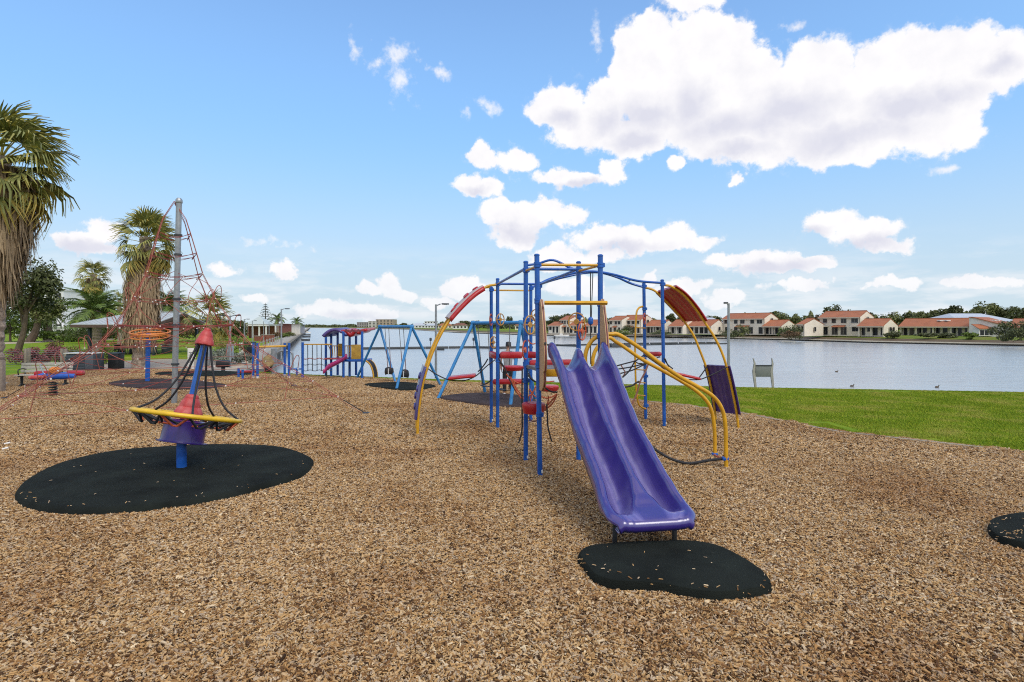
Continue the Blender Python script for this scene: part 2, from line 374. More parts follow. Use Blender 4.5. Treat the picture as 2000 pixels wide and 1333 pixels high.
# lake water
wm = bpy.data.materials.new('lake_water'); wm.use_nodes = True; nt = wm.node_tree; N, L = nt.nodes, nt.links; b = N['Principled BSDF']
b.inputs['Base Color'].default_value = (.38, .40, .405, 1); b.inputs['Roughness'].default_value = .2; b.inputs['IOR'].default_value = 1.333; b.inputs['Specular IOR Level'].default_value = .5
gg = N.new('ShaderNodeNewGeometry'); mp = N.new('ShaderNodeMapping'); mp.inputs['Scale'].default_value = (.55, 1.5, 1); mp.inputs['Rotation'].default_value = (0, 0, .25); L.new(gg.outputs['Position'], mp.inputs[0])
n1 = N.new('ShaderNodeTexNoise'); n1.inputs['Scale'].default_value = .75; n1.inputs['Detail'].default_value = 5; n1.inputs['Roughness'].default_value = .62; L.new(mp.outputs[0], n1.inputs['Vector'])
n2 = N.new('ShaderNodeTexNoise'); n2.inputs['Scale'].default_value = .11; n2.inputs['Detail'].default_value = 3; L.new(mp.outputs[0], n2.inputs['Vector'])
mr = N.new('ShaderNodeMapRange'); mr.inputs[1].default_value = .35; mr.inputs[2].default_value = .65; mr.inputs[3].default_value = .35; mr.inputs[4].default_value = 1.; L.new(n2.outputs['Fac'], mr.inputs[0])
mm = N.new('ShaderNodeMath'); mm.operation = 'MULTIPLY'; L.new(n1.outputs['Fac'], mm.inputs[0]); L.new(mr.outputs[0], mm.inputs[1])
bp = N.new('ShaderNodeBump'); bp.inputs['Strength'].default_value = 1; bp.inputs['Distance'].default_value = .13; L.new(mm.outputs[0], bp.inputs['Height']); L.new(bp.outputs[0], b.inputs['Normal'])
mb = MB(); mb.add([(-700, -60, WZ), (260, -60, WZ), (260, 1400, WZ), (-700, 1400, WZ)], [(0, 1, 2, 3)])
structure(mb.build('water', wm, ang=0))

# seawalls: near side and left arm of the lake
WALLT = mat('seawall_cap', (.60, .53, .40), .85, .12, 1.5, fade=(.50, .44, .33)); WALLD = mat('wet_seawall', (.07, .062, .05), .8, .3, 1.2)
mb = MB(); cap = MB()
seq = list(range(len(LAKE) - 1, -1, -1))
near = [0, 1, 2, 3, 4, 5, 6, 7, 8]
for i in near[:-1] + [len(LAKE) - 1]:
    a, b2 = LAKE[i], LAKE[(i + 1) % len(LAKE)]
    mb.add([(a[0], a[1], -.012), (b2[0], b2[1], -.012), (b2[0], b2[1], WZ - .6), (a[0], a[1], WZ - .6)], [(0, 1, 2, 3)])
structure(mb.build('seawall', mat('seawall_concrete', (.20, .175, .14), .85, .2, 2, bump=.3), ang=0))
# far bank: pale cap, dark wet face, grass, planted soil, grass
far = list(range(9, len(LAKE)))
def ring_at(t, z): 
    out = []
    for i in far:
        p, q = Vector((LAKE[i][0], LAKE[i][1], 0)), HOLE[i]; v = p.lerp(q, t); out.append(Vector((v.x, v.y, z)))
    return out
A0, A1 = ring_at(0, WZ - .5), ring_at(0, -1.12)
C0, C1, C2 = ring_at(-.02, -1.12), ring_at(-.02, -.93), ring_at(.09, -.93)
B1, B2, B3 = ring_at(.09, -.95), ring_at(.42, -.50), ring_at(1, -.004)
structure(MB().grid([A0, A1]).build('bank_wall', WALLD, ang=0))
structure(MB().grid([C0, C1, C2, B1]).build('bank_wall_cap', WALLT, ang=0))
structure(MB().grid([B1, B2]).build('planted_bank', SOIL, ang=0))
structure(MB().grid([B2, B3]).build('bank_lawn', BANKG, ang=0))

# promenade along the left arm of the lake
mb = MB()
for (o0, o1, z0, z1, nm) in ((.0, .45, .02, .10, 'kerb'), (.45, 2.3, .004, .012, 'path')):
    mb = MB(); d = Vector((-.348, 1, 0)).normalized(); nrm = Vector((-d.y, d.x, 0)); s0 = Vector((-13.2, 28.6, 0))
    for k in range(24):
        a = s0 + d * (k * 40 - (1 if k == 0 else 0)); b2 = s0 + d * ((k + 1) * 40)
        mb.add([a + nrm * o0 + Vector((0, 0, z1)), b2 + nrm * o0 + Vector((0, 0, z1)), b2 + nrm * o1 + Vector((0, 0, z1)), a + nrm * o1 + Vector((0, 0, z1)),
                a + nrm * o0 + Vector((0, 0, -.3)), b2 + nrm * o0 + Vector((0, 0, -.3))], [(0, 1, 2, 3), (4, 5, 1, 0)])
    structure(mb.build(nm, CONC if nm == 'path' else mat('kerb_stone', (.30, .26, .2), .85, .15, 2), ang=0))
def slab(name, px, z, m, th=0.):
    pts = [G(x, y) for x, y in px]; mb = MB(); mb.add([(p.x, p.y, z) for p in pts], [tuple(range(len(pts)))])
    o = structure(mb.build(name, m, ang=0))
    if o.data.polygons[0].normal.z < 0: o.data.flip_normals()
    return o
slab('path', [(0, 768), (62, 756), (128, 745), (200, 730), (300, 722.5), (480, 722.5), (478, 711), (420, 704), (330, 702), (230, 706), (170, 716), (128, 726), (60, 741), (-60, 752), (-80, 775)], .017, mat('park_paving', (.33, .27, .2), .85, .12, 1, fade=(.26, .22, .17)))
slab('path', [(0, 672.5), (60, 671), (104, 668), (106, 666), (60, 668), (0, 669.5)], .012, mat('sandy_path', (.46, .38, .27), .9, .1, 1))
slab('path', [(430, 722), (520, 722), (512, 706), (488, 698), (478, 700), (476, 710)], .023, mat('sandy_path', (.46, .38, .27), .9, .1, 1))

# ------------------------------------------------------------------ bark mulch
MUL = [(14.5, 4.5), (9.07, 10.16), (6.9, 12.1), (5.9, 14.7), (4.75, 16.3), (3.75, 17.2), (2.9, 18.6), (1.9, 20.4), (.0, 22.0), (-2.7, 23.0), (-6.7, 24.8), (-9.2, 25.6), (-10.3, 26.2), (-14.4, 28.2), (-17.0, 29.4), (-19.0, 29.4), (-21.5, 29.0), (-23.0, 27.3), (-22.4, 24.9), (-19.6, 22.6),
       (-18.2, 20.2), (-17.3, 18.9), (-17.5, 14), (-17, 6), (-9, -2), (9, -2), (15, -1)]
mb = MB(); mb.add([(x, y, .004) for x, y in MUL], [tuple(range(len(MUL)))[::-1]])
mul = structure(mb.build('mulch_bed', mat('mulch_base', (.085, .05, .026), .95, .35, 30, bump=.8, bsc=40, fade=(.13, .08, .04), fsc=9), ang=0))
if mul.data.polygons[0].normal.z < 0: mul.data.flip_normals()

cm = bpy.data.materials.new('wood_chip'); cm.use_nodes = True; nt = cm.node_tree; N, L = nt.nodes, nt.links; b = N['Principled BSDF']
b.inputs['Roughness'].default_value = .85; b.inputs['Specular IOR Level'].default_value = .25
at = N.new('ShaderNodeAttribute'); at.attribute_name = 'tint'
oi = N.new('ShaderNodeObjectInfo')
rp = N.new('ShaderNodeValToRGB'); rp.color_ramp.interpolation = 'LINEAR'; e = rp.color_ramp.elements
ctab = [(0, (.028, .016, .009)), (.16, (.095, .052, .025)), (.30, (.235, .128, .052)), (.44, (.40, .242, .100)), (.58, (.57, .39, .185)), (.72, (.56, .425, .255)), (.85, (.38, .31, .24)), (1, (.80, .68, .47))]
for i, (p, c) in enumerate(ctab):
    q = e[0] if i == 0 else (e[1] if i == 1 else e.new(p)); q.position = p; q.color = (*c, 1)
L.new(at.outputs['Fac'], rp.inputs[0])
g3 = N.new('ShaderNodeNewGeometry')
n4 = N.new('ShaderNodeTexNoise'); n4.inputs['Scale'].default_value = .45; n4.inputs['Detail'].default_value = 4; n4.inputs['Roughness'].default_value = .6; L.new(g3.outputs['Position'], n4.inputs['Vector'])
r4 = N.new('ShaderNodeValToRGB'); e = r4.color_ramp.elements; e[0].position = .34; e[0].color = (.78, .64, .53, 1); e[1].position = .66; e[1].color = (1.08, 1.01, .94, 1); q = e.new(.5); q.color = (.99, .91, .82, 1); L.new(n4.outputs['Fac'], r4.inputs[0])
n5 = N.new('ShaderNodeTexNoise'); n5.inputs['Scale'].default_value = 160; n5.inputs['Detail'].default_value = 2; L.new(g3.outputs['Position'], n5.inputs['Vector'])
r5 = N.new('ShaderNodeMapRange'); r5.inputs[1].default_value = .3; r5.inputs[2].default_value = .7; r5.inputs[3].default_value = .8; r5.inputs[4].default_value = 1.15; L.new(n5.outputs['Fac'], r5.inputs[0])
mx = N.new('ShaderNodeMix'); mx.data_type = 'RGBA'; mx.blend_type = 'MULTIPLY'; mx.inputs['Factor'].default_value = 1; L.new(rp.outputs[0], mx.inputs['A']); L.new(r4.outputs[0], mx.inputs['B'])
sc_ = N.new('ShaderNodeVectorMath'); sc_.operation = 'SCALE'; L.new(mx.outputs['Result'], sc_.inputs[0]); L.new(r5.outputs[0], sc_.inputs['Scale']); L.new(sc_.outputs[0], b.inputs['Base Color'])
CHIP = cm

def chip(mb, c, l, w, h, rz, tilt, roll, tint, rng):
    M = Matrix.Rotation(rz, 3, 'Z') @ Matrix.Rotation(tilt, 3, 'Y') @ Matrix.Rotation(roll, 3, 'X')
    c = Vector(c); hl, hw = l / 2, w / 2; j = lambda a: a * rng.uniform(.45, 1.)
    lo = [(-hl, -j(hw), -h), (-hl * .9, j(hw), -h), (hl, j(hw), -h), (hl * .85, -j(hw), -h)]
    k = rng.uniform(.6, .95); up = [(x * k, y * k, h * rng.uniform(.3, 1.2)) for x, y, z in lo]
    vs = [M @ Vector(q) + c for q in lo + up]
    mb.add(vs, [(4, 7, 6, 5), (0, 4, 5, 1), (1, 5, 6, 2), (2, 6, 7, 3), (3, 7, 4, 0)], tint)
def chip_tile(name, size, n, lm, rng, zmax):
    mb = MB()
    for i in range(n):
        x, y = rng.uniform(-size / 2, size / 2), rng.uniform(-size / 2, size / 2)
        l = lm * min(2.6, max(.45, rng.lognormvariate(0, .42))); w = l * rng.uniform(.20, .55); h = min(.005, w * .3)
        t = rng.betavariate(1.55, 1.35)
        z = zmax * rng.random() ** 1.2
        chip(mb, (x, y, z + .004), l, w, h, rng.uniform(0, 6.283), rng.gauss(0, .36), rng.gauss(0, .5), t, rng)
    me = bpy.data.meshes.new(name); me.from_pydata(mb.v, [], mb.f); a = me.attributes.new('tint', 'FLOAT', 'FACE'); a.data.foreach_set('value', mb.t)
    me.materials.append(CHIP); return bpy.data.objects.new(name, me)
def scatter(name, tiles, pts, m):
    """one object whose points carry instanced patches (rot, idx, scl per point)"""
    tc = bpy.data.collections.new(name + '_patches')
    for t in tiles: tc.objects.link(t)
    me = bpy.data.meshes.new(name); me.from_pydata([p[0] for p in pts], [], [])
    a = me.attributes.new('rot', 'FLOAT_VECTOR', 'POINT'); a.data.foreach_set('vector', [c for p in pts for c in p[1]])
    a = me.attributes.new('idx', 'INT', 'POINT'); a.data.foreach_set('value', [p[2] for p in pts])
    a = me.attributes.new('scl', 'FLOAT', 'POINT'); a.data.foreach_set('value', [p[3] for p in pts])
    me.materials.append(m)
    o = bpy.data.objects.new(name, me); COL.objects.link(o); o['kind'] = 'stuff'
    ng = bpy.data.node_groups.new(name, 'GeometryNodeTree')
    ng.interface.new_socket('Geometry', in_out='INPUT', socket_type='NodeSocketGeometry'); ng.interface.new_socket('Geometry', in_out='OUTPUT', socket_type='NodeSocketGeometry')
    N, L = ng.nodes, ng.links; i = N.new('NodeGroupInput'); q = N.new('NodeGroupOutput')
    ci = N.new('GeometryNodeCollectionInfo'); ci.inputs['Collection'].default_value = tc; ci.inputs['Separate Children'].default_value = True; ci.inputs['Reset Children'].default_value = True
    ip = N.new('GeometryNodeInstanceOnPoints'); ip.inputs['Pick Instance'].default_value = True
    def na(n, t):
        k = N.new('GeometryNodeInputNamedAttribute'); k.data_type = t; k.inputs['Name'].default_value = n; return k.outputs['Attribute']
    L.new(i.outputs[0], ip.inputs['Points']); L.new(ci.outputs[0], ip.inputs['Instance']); L.new(na('idx', 'INT'), ip.inputs['Instance Index'])
    e2r = N.new('FunctionNodeEulerToRotation'); L.new(na('rot', 'FLOAT_VECTOR'), e2r.inputs[0]); L.new(e2r.outputs[0], ip.inputs['Rotation'])
    L.new(na('scl', 'FLOAT'), ip.inputs['Scale']); L.new(ip.outputs[0], q.inputs[0])
    md = o.modifiers.new('scatter', 'NODES'); md.node_group = ng
    return o
rng = random.Random(3)
tiles = [chip_tile('chip_patch_%02d' % i, .58, 3500, .0245, rng, .026) for i in range(7)] + [chip_tile('chip_patch_%02d' % (7 + i), 1.14, 5000, .0355, rng, .026) for i in range(6)]
def dedge(x, y):
    best = 9
    for i in range(len(MUL)):
        a, b2 = Vector((*MUL[i - 1], 0)), Vector((*MUL[i], 0)); ab = b2 - a; p = Vector((x, y, 0)); t = max(0, min(1, (p - a).dot(ab) / ab.length_squared)); best = min(best, (a + ab * t - p).length)
    return best
pts = []
def inview(x, y, m): return y > 2.6 and abs(x) < .93 * y + m
for iy in range(4, 20):
    for ix in range(-26, 26):
        for sx in (0, .5):
            for sy in (0, .5):
                x, y = ix * .5 * 2 + sx, iy * .5 * 2 + sy - .5
                if not (2.9 <= y < 9.7) or not inview(x, y, 1.2) or not inside(x, y, MUL): continue
                if dedge(x, y) < .25: continue
                pts.append(((x + rng.uniform(-.03, .03), y + rng.uniform(-.03, .03), .004 + rng.uniform(-.004, .005)), (0, 0, rng.randrange(4) * math.pi / 2 + rng.uniform(-.06, .06)), rng.randrange(7), 1.0))
for iy in range(9, 31):
    for ix in range(-28, 26):
        x, y = ix + .0, iy + 1.0
        if not (9.9 <= y) or not inview(x, y, 2) : continue
        ins = inside(x, y, MUL); de = dedge(x, y)
        if ins and de > .5:
            pts.append(((x + rng.uniform(-.05, .05), y + rng.uniform(-.05, .05), .004), (0, 0, rng.randrange(4) * math.pi / 2 + rng.uniform(-.08, .08)), 7 + rng.randrange(6), 1.0))
        elif de <= .8:
            for sx in (-.25, .25):
                for sy in (-.25, .25):
                    if inside(x + sx, y + sy, MUL) and dedge(x + sx, y + sy) > .14:
                        pts.append(((x + sx, y + sy, .004), (0, 0, rng.uniform(0, 6.28)), rng.randrange(7), 1.))
for k in range(len(MUL)):                      # ragged margin along the lawn and the paving
    a, b2 = Vector((*MUL[k - 1], 0)), Vector((*MUL[k], 0)); n = int((b2 - a).length / .3)
    for j in range(n):
        p = a.lerp(b2, (j + .5) / max(1, n))
        if inview(p.x, p.y, 1.):
            pts.append(((p.x + rng.uniform(-.06, .06), p.y + rng.uniform(-.06, .06), .002), (0, 0, rng.uniform(0, 6.28)), rng.randrange(7), .62))
scatter('wood_chips', tiles, pts, CHIP)

# ------------------------------------------------------------------ grass blades on the nearer lawn
gm = mat('grass_blade', (.235, .33, .018), .7, .2, .8, spec=.2, attr=[(0, (.45, .55, .4)), (.5, (.95, 1, .8)), (.8, (1.3, 1.2, 1.)), (1, (2.1, 1.45, 2.4))], fade=(.40, .33, .085), fsc=.8)
def grass_tile(name, size, n, hgt, rng):
    mb = MB()
    for i in range(n):
        x, y = rng.uniform(-size / 2, size / 2), rng.uniform(-size / 2, size / 2); a = rng.uniform(0, 6.28); h = hgt * rng.uniform(.5, 1.2); w = .0045
        dx, dy = math.cos(a) * w, math.sin(a) * w; lx, ly = rng.gauss(0, .6) * h, rng.gauss(0, .6) * h
        mb.add([(x - dx, y - dy, 0), (x + dx, y + dy, 0), (x + lx, y + ly, h)], [(0, 1, 2)], rng.random() ** 1.1)
    me = bpy.data.meshes.new(name); me.from_pydata(mb.v, [], mb.f); a = me.attributes.new('tint', 'FLOAT', 'FACE'); a.data.foreach_set('value', mb.t); me.materials.append(gm)
    return bpy.data.objects.new(name, me)
gt = [grass_tile('grass_patch_%02d' % i, 1.04, 3600, .04, rng) for i in range(4)]
pts = []
def shore_d(x, y):
    best = 9e9
    for i in range(0, 8):
        a, b2 = Vector((LAKE[i][0], LAKE[i][1], 0)), Vector((LAKE[i + 1][0], LAKE[i + 1][1], 0)); ab = b2 - a; p = Vector((x, y, 0)); t = max(0, min(1, (p - a).dot(ab) / ab.length_squared)); best = min(best, (a + ab * t - p).length)
    return best
for iy in range(12, 64):
    for ix in range(-30, 44):
        x, y = ix * .5, iy * .5
        if inside(x, y, MUL) or inside(x, y, hp) or not inview(x, y, 1.): continue
        if x < -6 and y < 25: continue
        if x < -10: continue
        if dedge(x, y) < .12 or shore_d(x, y) < .28: continue
        full = dedge(x, y) > .55 and shore_d(x, y) > .6
        if full and (ix % 2 or iy % 2): continue
        pts.append(((x, y, 0), (0, 0, rng.randrange(4) * math.pi / 2 + rng.uniform(-.1, .1)), rng.randrange(4), 1.0 if full else .5))
for i in range(0, 6):
    a, b2 = Vector((LAKE[i][0], LAKE[i][1], 0)), Vector((LAKE[i + 1][0], LAKE[i + 1][1], 0)); n = int((b2 - a).length / .25)
    nn = Vector((b2.y - a.y, a.x - b2.x, 0)).normalized()
    for j in range(n):
        p = a.lerp(b2, (j + .5) / n) + nn * .12
        if inview(p.x, p.y, 1.) and not inside(p.x, p.y, MUL): pts.append(((p.x, p.y, 0), (0, 0, rng.uniform(0, 6.28)), rng.randrange(4), .3))
scatter('grass', gt, pts, gm)
# low timber edging between lawn and mulch
mb = MB()
for k in range(0, 8):
    a, b2 = Vector((*MUL[k], 0)), Vector((*MUL[k + 1], 0)); mb.beam(a + Vector((0, 0, .012)), b2 + Vector((0, 0, .012)), .07, .03)
structure(mb.build('kerb', mat('kerb_stone', (.30, .26, .2), .85, .15, 2), ang=0))

# ------------------------------------------------------------------ the large climbing frame with the twin slide
P1, P2, P3, P4 = Vector((.42, 8.54, 0)), Vector((.228, 9.47, 0)), Vector((1.325, 8.60, 0)), Vector((1.105, 9.52, 0))
P5, P6 = Vector((3.20, 13.7, 0)), Vector((3.39, 12.75, 0))
P7, P8, P9, P10 = Vector((-.476, 13.17, 0)), Vector((-.314, 12.54, 0)), Vector((.438, 13.33, 0)), Vector((.60, 12.62, 0))
Z = lambda p, z: Vector((p[0], p[1], z))
CF = thing('climbing_frame', (.8, 9.2, 0), 'large blue climbing frame with twin purple slide, red pods and yellow arches', 'climbing frame')
def add_post(p, top, rad=.0385, collars=(), lean=0.):
    mb = MB(); mb.tube([Z(p, -.2), Vector((p.x + lean, p.y, top))], rad, 14); o = mb.build('post', BLUE, CF)
    c = MB(); c.lathe([(rad * .9, top - .01), (rad * 1.12, top - .006), (rad * 1.1, top + .012), (rad * .6, top + .024)], (p.x + lean, p.y, 0), n=14); c.build('post_cap', BLUE, o)
    for z in collars:
        c = MB(); x = p.x + lean * z / top
        c.lathe([(rad * 1.02, z - .042), (rad * 1.28, z - .038), (rad * 1.28, z - .006), (rad * 1.16, z - .003), (rad * 1.16, z + .003), (rad * 1.28, z + .006), (rad * 1.28, z + .038), (rad * 1.02, z + .042)], (x, p.y, 0), n=14)
        c.box((x + rad * 1.3, p.y - rad * .3, z), (.03, .035, .06)); c.build('collar', BLUE, o)
    return o
for p, top, cl in ((P1, 3.30, (3.16, 2.62, 1.66, .93)), (P2, 3.30, (3.17, 2.35, 1.62, 1.35)), (P3, 3.30, (3.16, 2.58, 1.66, 2.1)), (P4, 3.30, (3.18, 2.42, 1.62)),
                   (P5, 3.26, (3.2, 2.66, 1.05, .35)), (P6, 3.26, (3.18, 2.34, 1.35)), (P7, 3.13, (3.08, 1.6)), (P8, 3.27, (3.16, 2.4, 1.5)), (P9, 3.20, (3.12, 2.4)), (P10, 3.2, (3.12,))):
    add_post(p, top, collars=cl, lean=-.05 if p in (P1, P5, P6) else 0)
for p in (P1, P2, P5, P6, P7):               # small white footing stickers
    mb = MB(); mb.rbox((p.x + .028, p.y - .034, .09), (.028, .006, .05), .002, rz=.7); mb.build('post_sticker', CLAMP, CF)
def part_tube(name, pts, r, m, n=10, smooth=6, parent=None):
    return MB().tube(cat(pts, smooth) if smooth else pts, r, n).build(name, m, parent or CF)
# top rails
V3 = Vector
part_tube('top_rail', [Z(P2, 3.19), Z(P4, 3.19)], .026, BLUE, smooth=0)
part_tube('top_rail', [Z(P2, 3.25), Z(P2, 3.25) + V3((.2, .02, .03)), Z(P2, 3.3) + V3((.45, .03, .04)), Z(P4, 3.2) + V3((-.15, 0, .02)), Z(P4, 3.17)], .02, BLUE)
part_tube('top_rail', [Z(P1, 3.16), Z(P3, 3.16)], .021, YEL, smooth=0)
part_tube('top_rail', [Z(P1, 3.16), Z(P2, 3.16)], .019, YEL, smooth=0)
part_tube('top_rail', [Z(P3, 3.16), Z(P4, 3.16)], .019, YEL, smooth=0)
part_tube('top_rail', [Z(P8, 3.17), Z(P2, 3.2)], .026, BLUE, smooth=0)
part_tube('top_rail', [Z(P10, 3.16), Z(P4, 3.2) ], .022, BLUE, smooth=0)
part_tube('top_rail', [Z(P8, 3.17), Z(P10, 3.17)], .026, BLUE, smooth=0)
part_tube('top_rail', [Z(P7, 3.07), Z(P9, 3.07)], .019, YEL, smooth=0)
part_tube('entry_bar', [V3((.47, 8.33, 2.585)), V3((1.39, 8.36, 2.585))], .030, YEL, n=4, smooth=0)
wr1 = [Z(P10, 3.17), W(1075, 545, 12.8), W(1110, 536, 12.8), W(1135, 531.5, 12.9), W(1165, 531, 12.9), W(1200, 537, 12.9), W(1245, 549, 12.8), Z(P6, 3.2)]
wr2 = [Z(P9, 3.14), W(1075, 549, 13.4), W(1110, 540, 13.4), W(1140, 534, 13.5), W(1172, 533, 13.6), W(1205, 542, 13.6), W(1232, 554, 13.7), Z(P5, 3.16)]
part_tube('overhead_rail', wr1, .027, BLUE); part_tube('overhead_rail', wr2, .027, BLUE)
c1, c2 = cat(wr1, 4), cat(wr2, 4)
for i in range(3, len(c1) - 2, 4): part_tube('overhead_rung', [c1[i], c2[i]], .014, BLUE, 8, 0)
# hanging climbing rope with a blue ball
part_tube('climbing_rope', [W(1153.5, 532, 12.9), W(1153.5, 712, 12.9)], .012, BLACKR, 7, 0)
part_tube('climbing_rope', [W(1158, 533, 13.1), W(1155, 622, 12.95)], .010, BLACKR, 7, 0)
mb = MB(); bz = W(1153.5, 628, 12.9); mb.lathe([(.012, -.09), (.05, -.06), (.06, -.02), (.06, .05), (.045, .08), (.012, .1)], bz, n=14); mb.build('rope_ball', BLUE, CF)
# deck
dk = MB(); dk.prism([Z(P1, 0), Z(P3, 0), Z(P4, 0), Z(P2, 0)], (0, 0, 1.56), (0, 0, 1.61)); dk.build('deck', mat('deck_grey', (.16, .15, .16), .7, .2, 9), CF)
mb = MB(); mb.beam(Z(P1, 1.55) + V3((.03, -.03, 0)), Z(P3, 1.55) + V3((-.03, -.03, 0)), .05, .11, .01); mb.build('deck_edge', YEL, CF)
# tan and maroon entry boards beside the slide
bd = V3((.19, -.93, 0)).normalized()
def board(p, o0, prof, th=.045):
    nrm = V3((bd.y, -bd.x, 0))
    out = [p + bd * (o0 + u) + V3((0, 0, z)) for u, z in prof]
    mb = MB(); mb.prism(out, nrm * -.5 * th, nrm * .5 * th); o = mb.build('entry_board', TAN, CF)
    c = sum((V3(q) for q in out), V3()) / len(out)
    rim = MB(); rr = [q + (c - q) * .015 for q in out]; rim.tube(rr, .011, 6, closed=True); rim.build('board_edge', MAROON, o)
    return o, nrm
profL = [(0, 2.62), (.05, 2.64), (.10, 2.54), (.17, 2.36), (.23, 2.15), (.27, 1.9), (.28, 1.72), (.25, 1.6), (.22, 1.58), (.23, 1.45), (.19, 1.36), (.10, 1.30), (0, 1.30)]
profR = [(0, 2.62), (.06, 2.65), (.11, 2.55), (.17, 2.37), (.23, 2.16), (.27, 1.95), (.28, 1.84), (.22, 1.8), (.20, 1.7), (.2, 1.52), (0, 1.52)]
for p, pr in ((P1, profL), (P3, profR)):
    o, nrm = board(p, .045, pr)
    for k in range(2 if p is P1 else 0):     # routed wavy grooves in the board face
        side = -1
        pts_ = [p + bd * (.045 + .08 + .07 * k + .02 * math.sin(z * 3 + k)) - nrm * .0245 + V3((0, 0, z)) for z in [1.45 + .12 * j for j in range(7 - k)]]
        MB().tube(cat(pts_, 3), .004, 5).build('board_groove', MAROON, o)
mb = MB(); q = P1 + bd * .3 + V3((0, 0, 2.0)); mb.rbox(q, (.03, .05, .04), .006); mb.build('bracket', DSTEEL, CF)

# twin slide
S0, S1 = V3((.955, 8.34, 0)), V3((1.405, 5.60, 0))
sdir = (S1 - S0).normalized(); sn = V3((-sdir.y, sdir.x, 0))      # sn points to the viewer's right
if sn.x < 0: sn = -sn
def interp(tab, t):
    for (a, va), (b2, vb) in zip(tab, tab[1:]):
        if t <= b2:
            k = (t - a) / (b2 - a); k = k * k * (3 - 2 * k) * .35 + k * .65; return va + (vb - va) * k
    return tab[-1][1]
bedT = [(0, 1.62), (.09, 1.60), (.19, 1.43), (.30, 1.17), (.39, .96), (.49, .775), (.60, .625), (.70, .475), (.79, .345), (.87, .272), (.94, .275), (1., .30)]
railT = [(0, 1.995), (.03, 1.98), (.07, 1.90), (.13, 1.80), (.20, 1.69), (.29, 1.46), (.39, 1.24), (.49, 1.045), (.60, .89), (.70, .735), (.79, .60), (.87, .47), (.92, .415), (.96, .385), (1., .37)]
midT = [(0, 1.90), (.03, 1.89), (.08, 1.78), (.14, 1.71), (.20, 1.62), (.29, 1.43), (.39, 1.23), (.49, 1.045), (.60, .895), (.70, .735), (.79, .605), (.87, .475), (.93, .40), (.97, .372), (1., .365)]
NU = 56; NT = 76
def slide_rows(dz=0.):
    rows = []
    for i in range(NT + 1):
        t = i / NT; c = S0.lerp(S1, t); bz, rz_, mz = interp(bedT, t), interp(railT, t), interp(midT, t)
        hw = .415 + .055 * sst(t, .72, 1.) - .02 * sst(t, 0, .1)
        hw -= .075 * max(0., (t - .95) / .05) ** 2.2
        mid = .022 + .16 * sst(t, .74, 1.) ** 1.4             # half width of the middle ridge
        rail = .045 + .035 * sst(t, .86, 1.)
        clos = sst(t, .90, .975)                              # channel closes to the lip
        row = []
        for j in range(NU + 1):
            u = -1 + 2 * j / NU; x = u * hw; ax = abs(x)
            lo, hi = mid, hw - rail; cx = (lo + hi) / 2; w = (hi - lo) / 2
            if lo < ax < hi:
                v = (ax - cx) / w; top = mz if v < 0 else rz_
                k = abs(v) ** 2.0
                k = k + (1 - k) * clos
                z = bz + (top - bz) * k
            elif ax <= lo:
                z = mz + .012 * (1 - (ax / max(lo, 1e-4)) ** 2) * (1 - sst(t, .75, .95))
            else:
                q = (ax - hi) / rail; z = rz_ + .014 * math.sin(q * math.pi) - .02 * q * q
            if t > .955:
                z -= .022 * ((t - .955) / .045) ** 2
            row.append(c + sn * x + V3((0, 0, z + dz)))
        # outer skirts, rolled under
        def skirt(e, s):
            zz = min(.17, max(.07, (rz_ - bz) * .75)) * (1 - .9 * sst(t, .84, .97)); fl_ = 1 - .9 * sst(t, .84, .97); out = []
            for kk, (o_, d_) in enumerate(((.012 * fl_, .02 * fl_), (.016 * fl_, .05 * fl_), (.010 * fl_, zz * .6), (.0, zz))): out.append(e + sn * s * o_ - V3((0, 0, d_)))
            return out
        row = skirt(row[0], -1)[::-1] + row + skirt(row[-1], 1)
        rows.append(row)
    last = rows[-1]
    for k, (f, d) in enumerate(((.016, .012), (.026, .035), (.024, .06), (.008, .08), (-.04, .088), (-.12, .08))):
        rows.append([q + sdir * f - V3((0, 0, d)) * (1 if True else 0) for q in last])
    return rows
mb = MB(); rws = slide_rows(); nj = len(rws[0]); mb.grid(rws)
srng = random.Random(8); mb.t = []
for i in range(len(rws) - 1):                   # sky sheen painted into the colour down each channel, with a dulled, scuffed track
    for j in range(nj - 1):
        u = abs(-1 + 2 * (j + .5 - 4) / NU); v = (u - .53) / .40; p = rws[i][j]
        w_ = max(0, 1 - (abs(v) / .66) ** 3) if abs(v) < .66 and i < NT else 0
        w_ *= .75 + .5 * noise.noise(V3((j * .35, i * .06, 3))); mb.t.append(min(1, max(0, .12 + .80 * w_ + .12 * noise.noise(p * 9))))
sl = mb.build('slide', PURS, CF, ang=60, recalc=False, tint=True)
md = sl.modifiers.new('thick', 'SOLIDIFY'); md.thickness = .018; md.offset = -1 if sl.data.polygons[len(sl.data.polygons) // 2].normal.z > 0 else 1
for lx, ly, in ((1.045, 5.83), (1.68, 5.93)):
    mb = MB(); mb.rbox((lx, ly, .15), (.045, .03, .34), .004, rz=.15); mb.build('slide_leg', DSTEEL, sl)
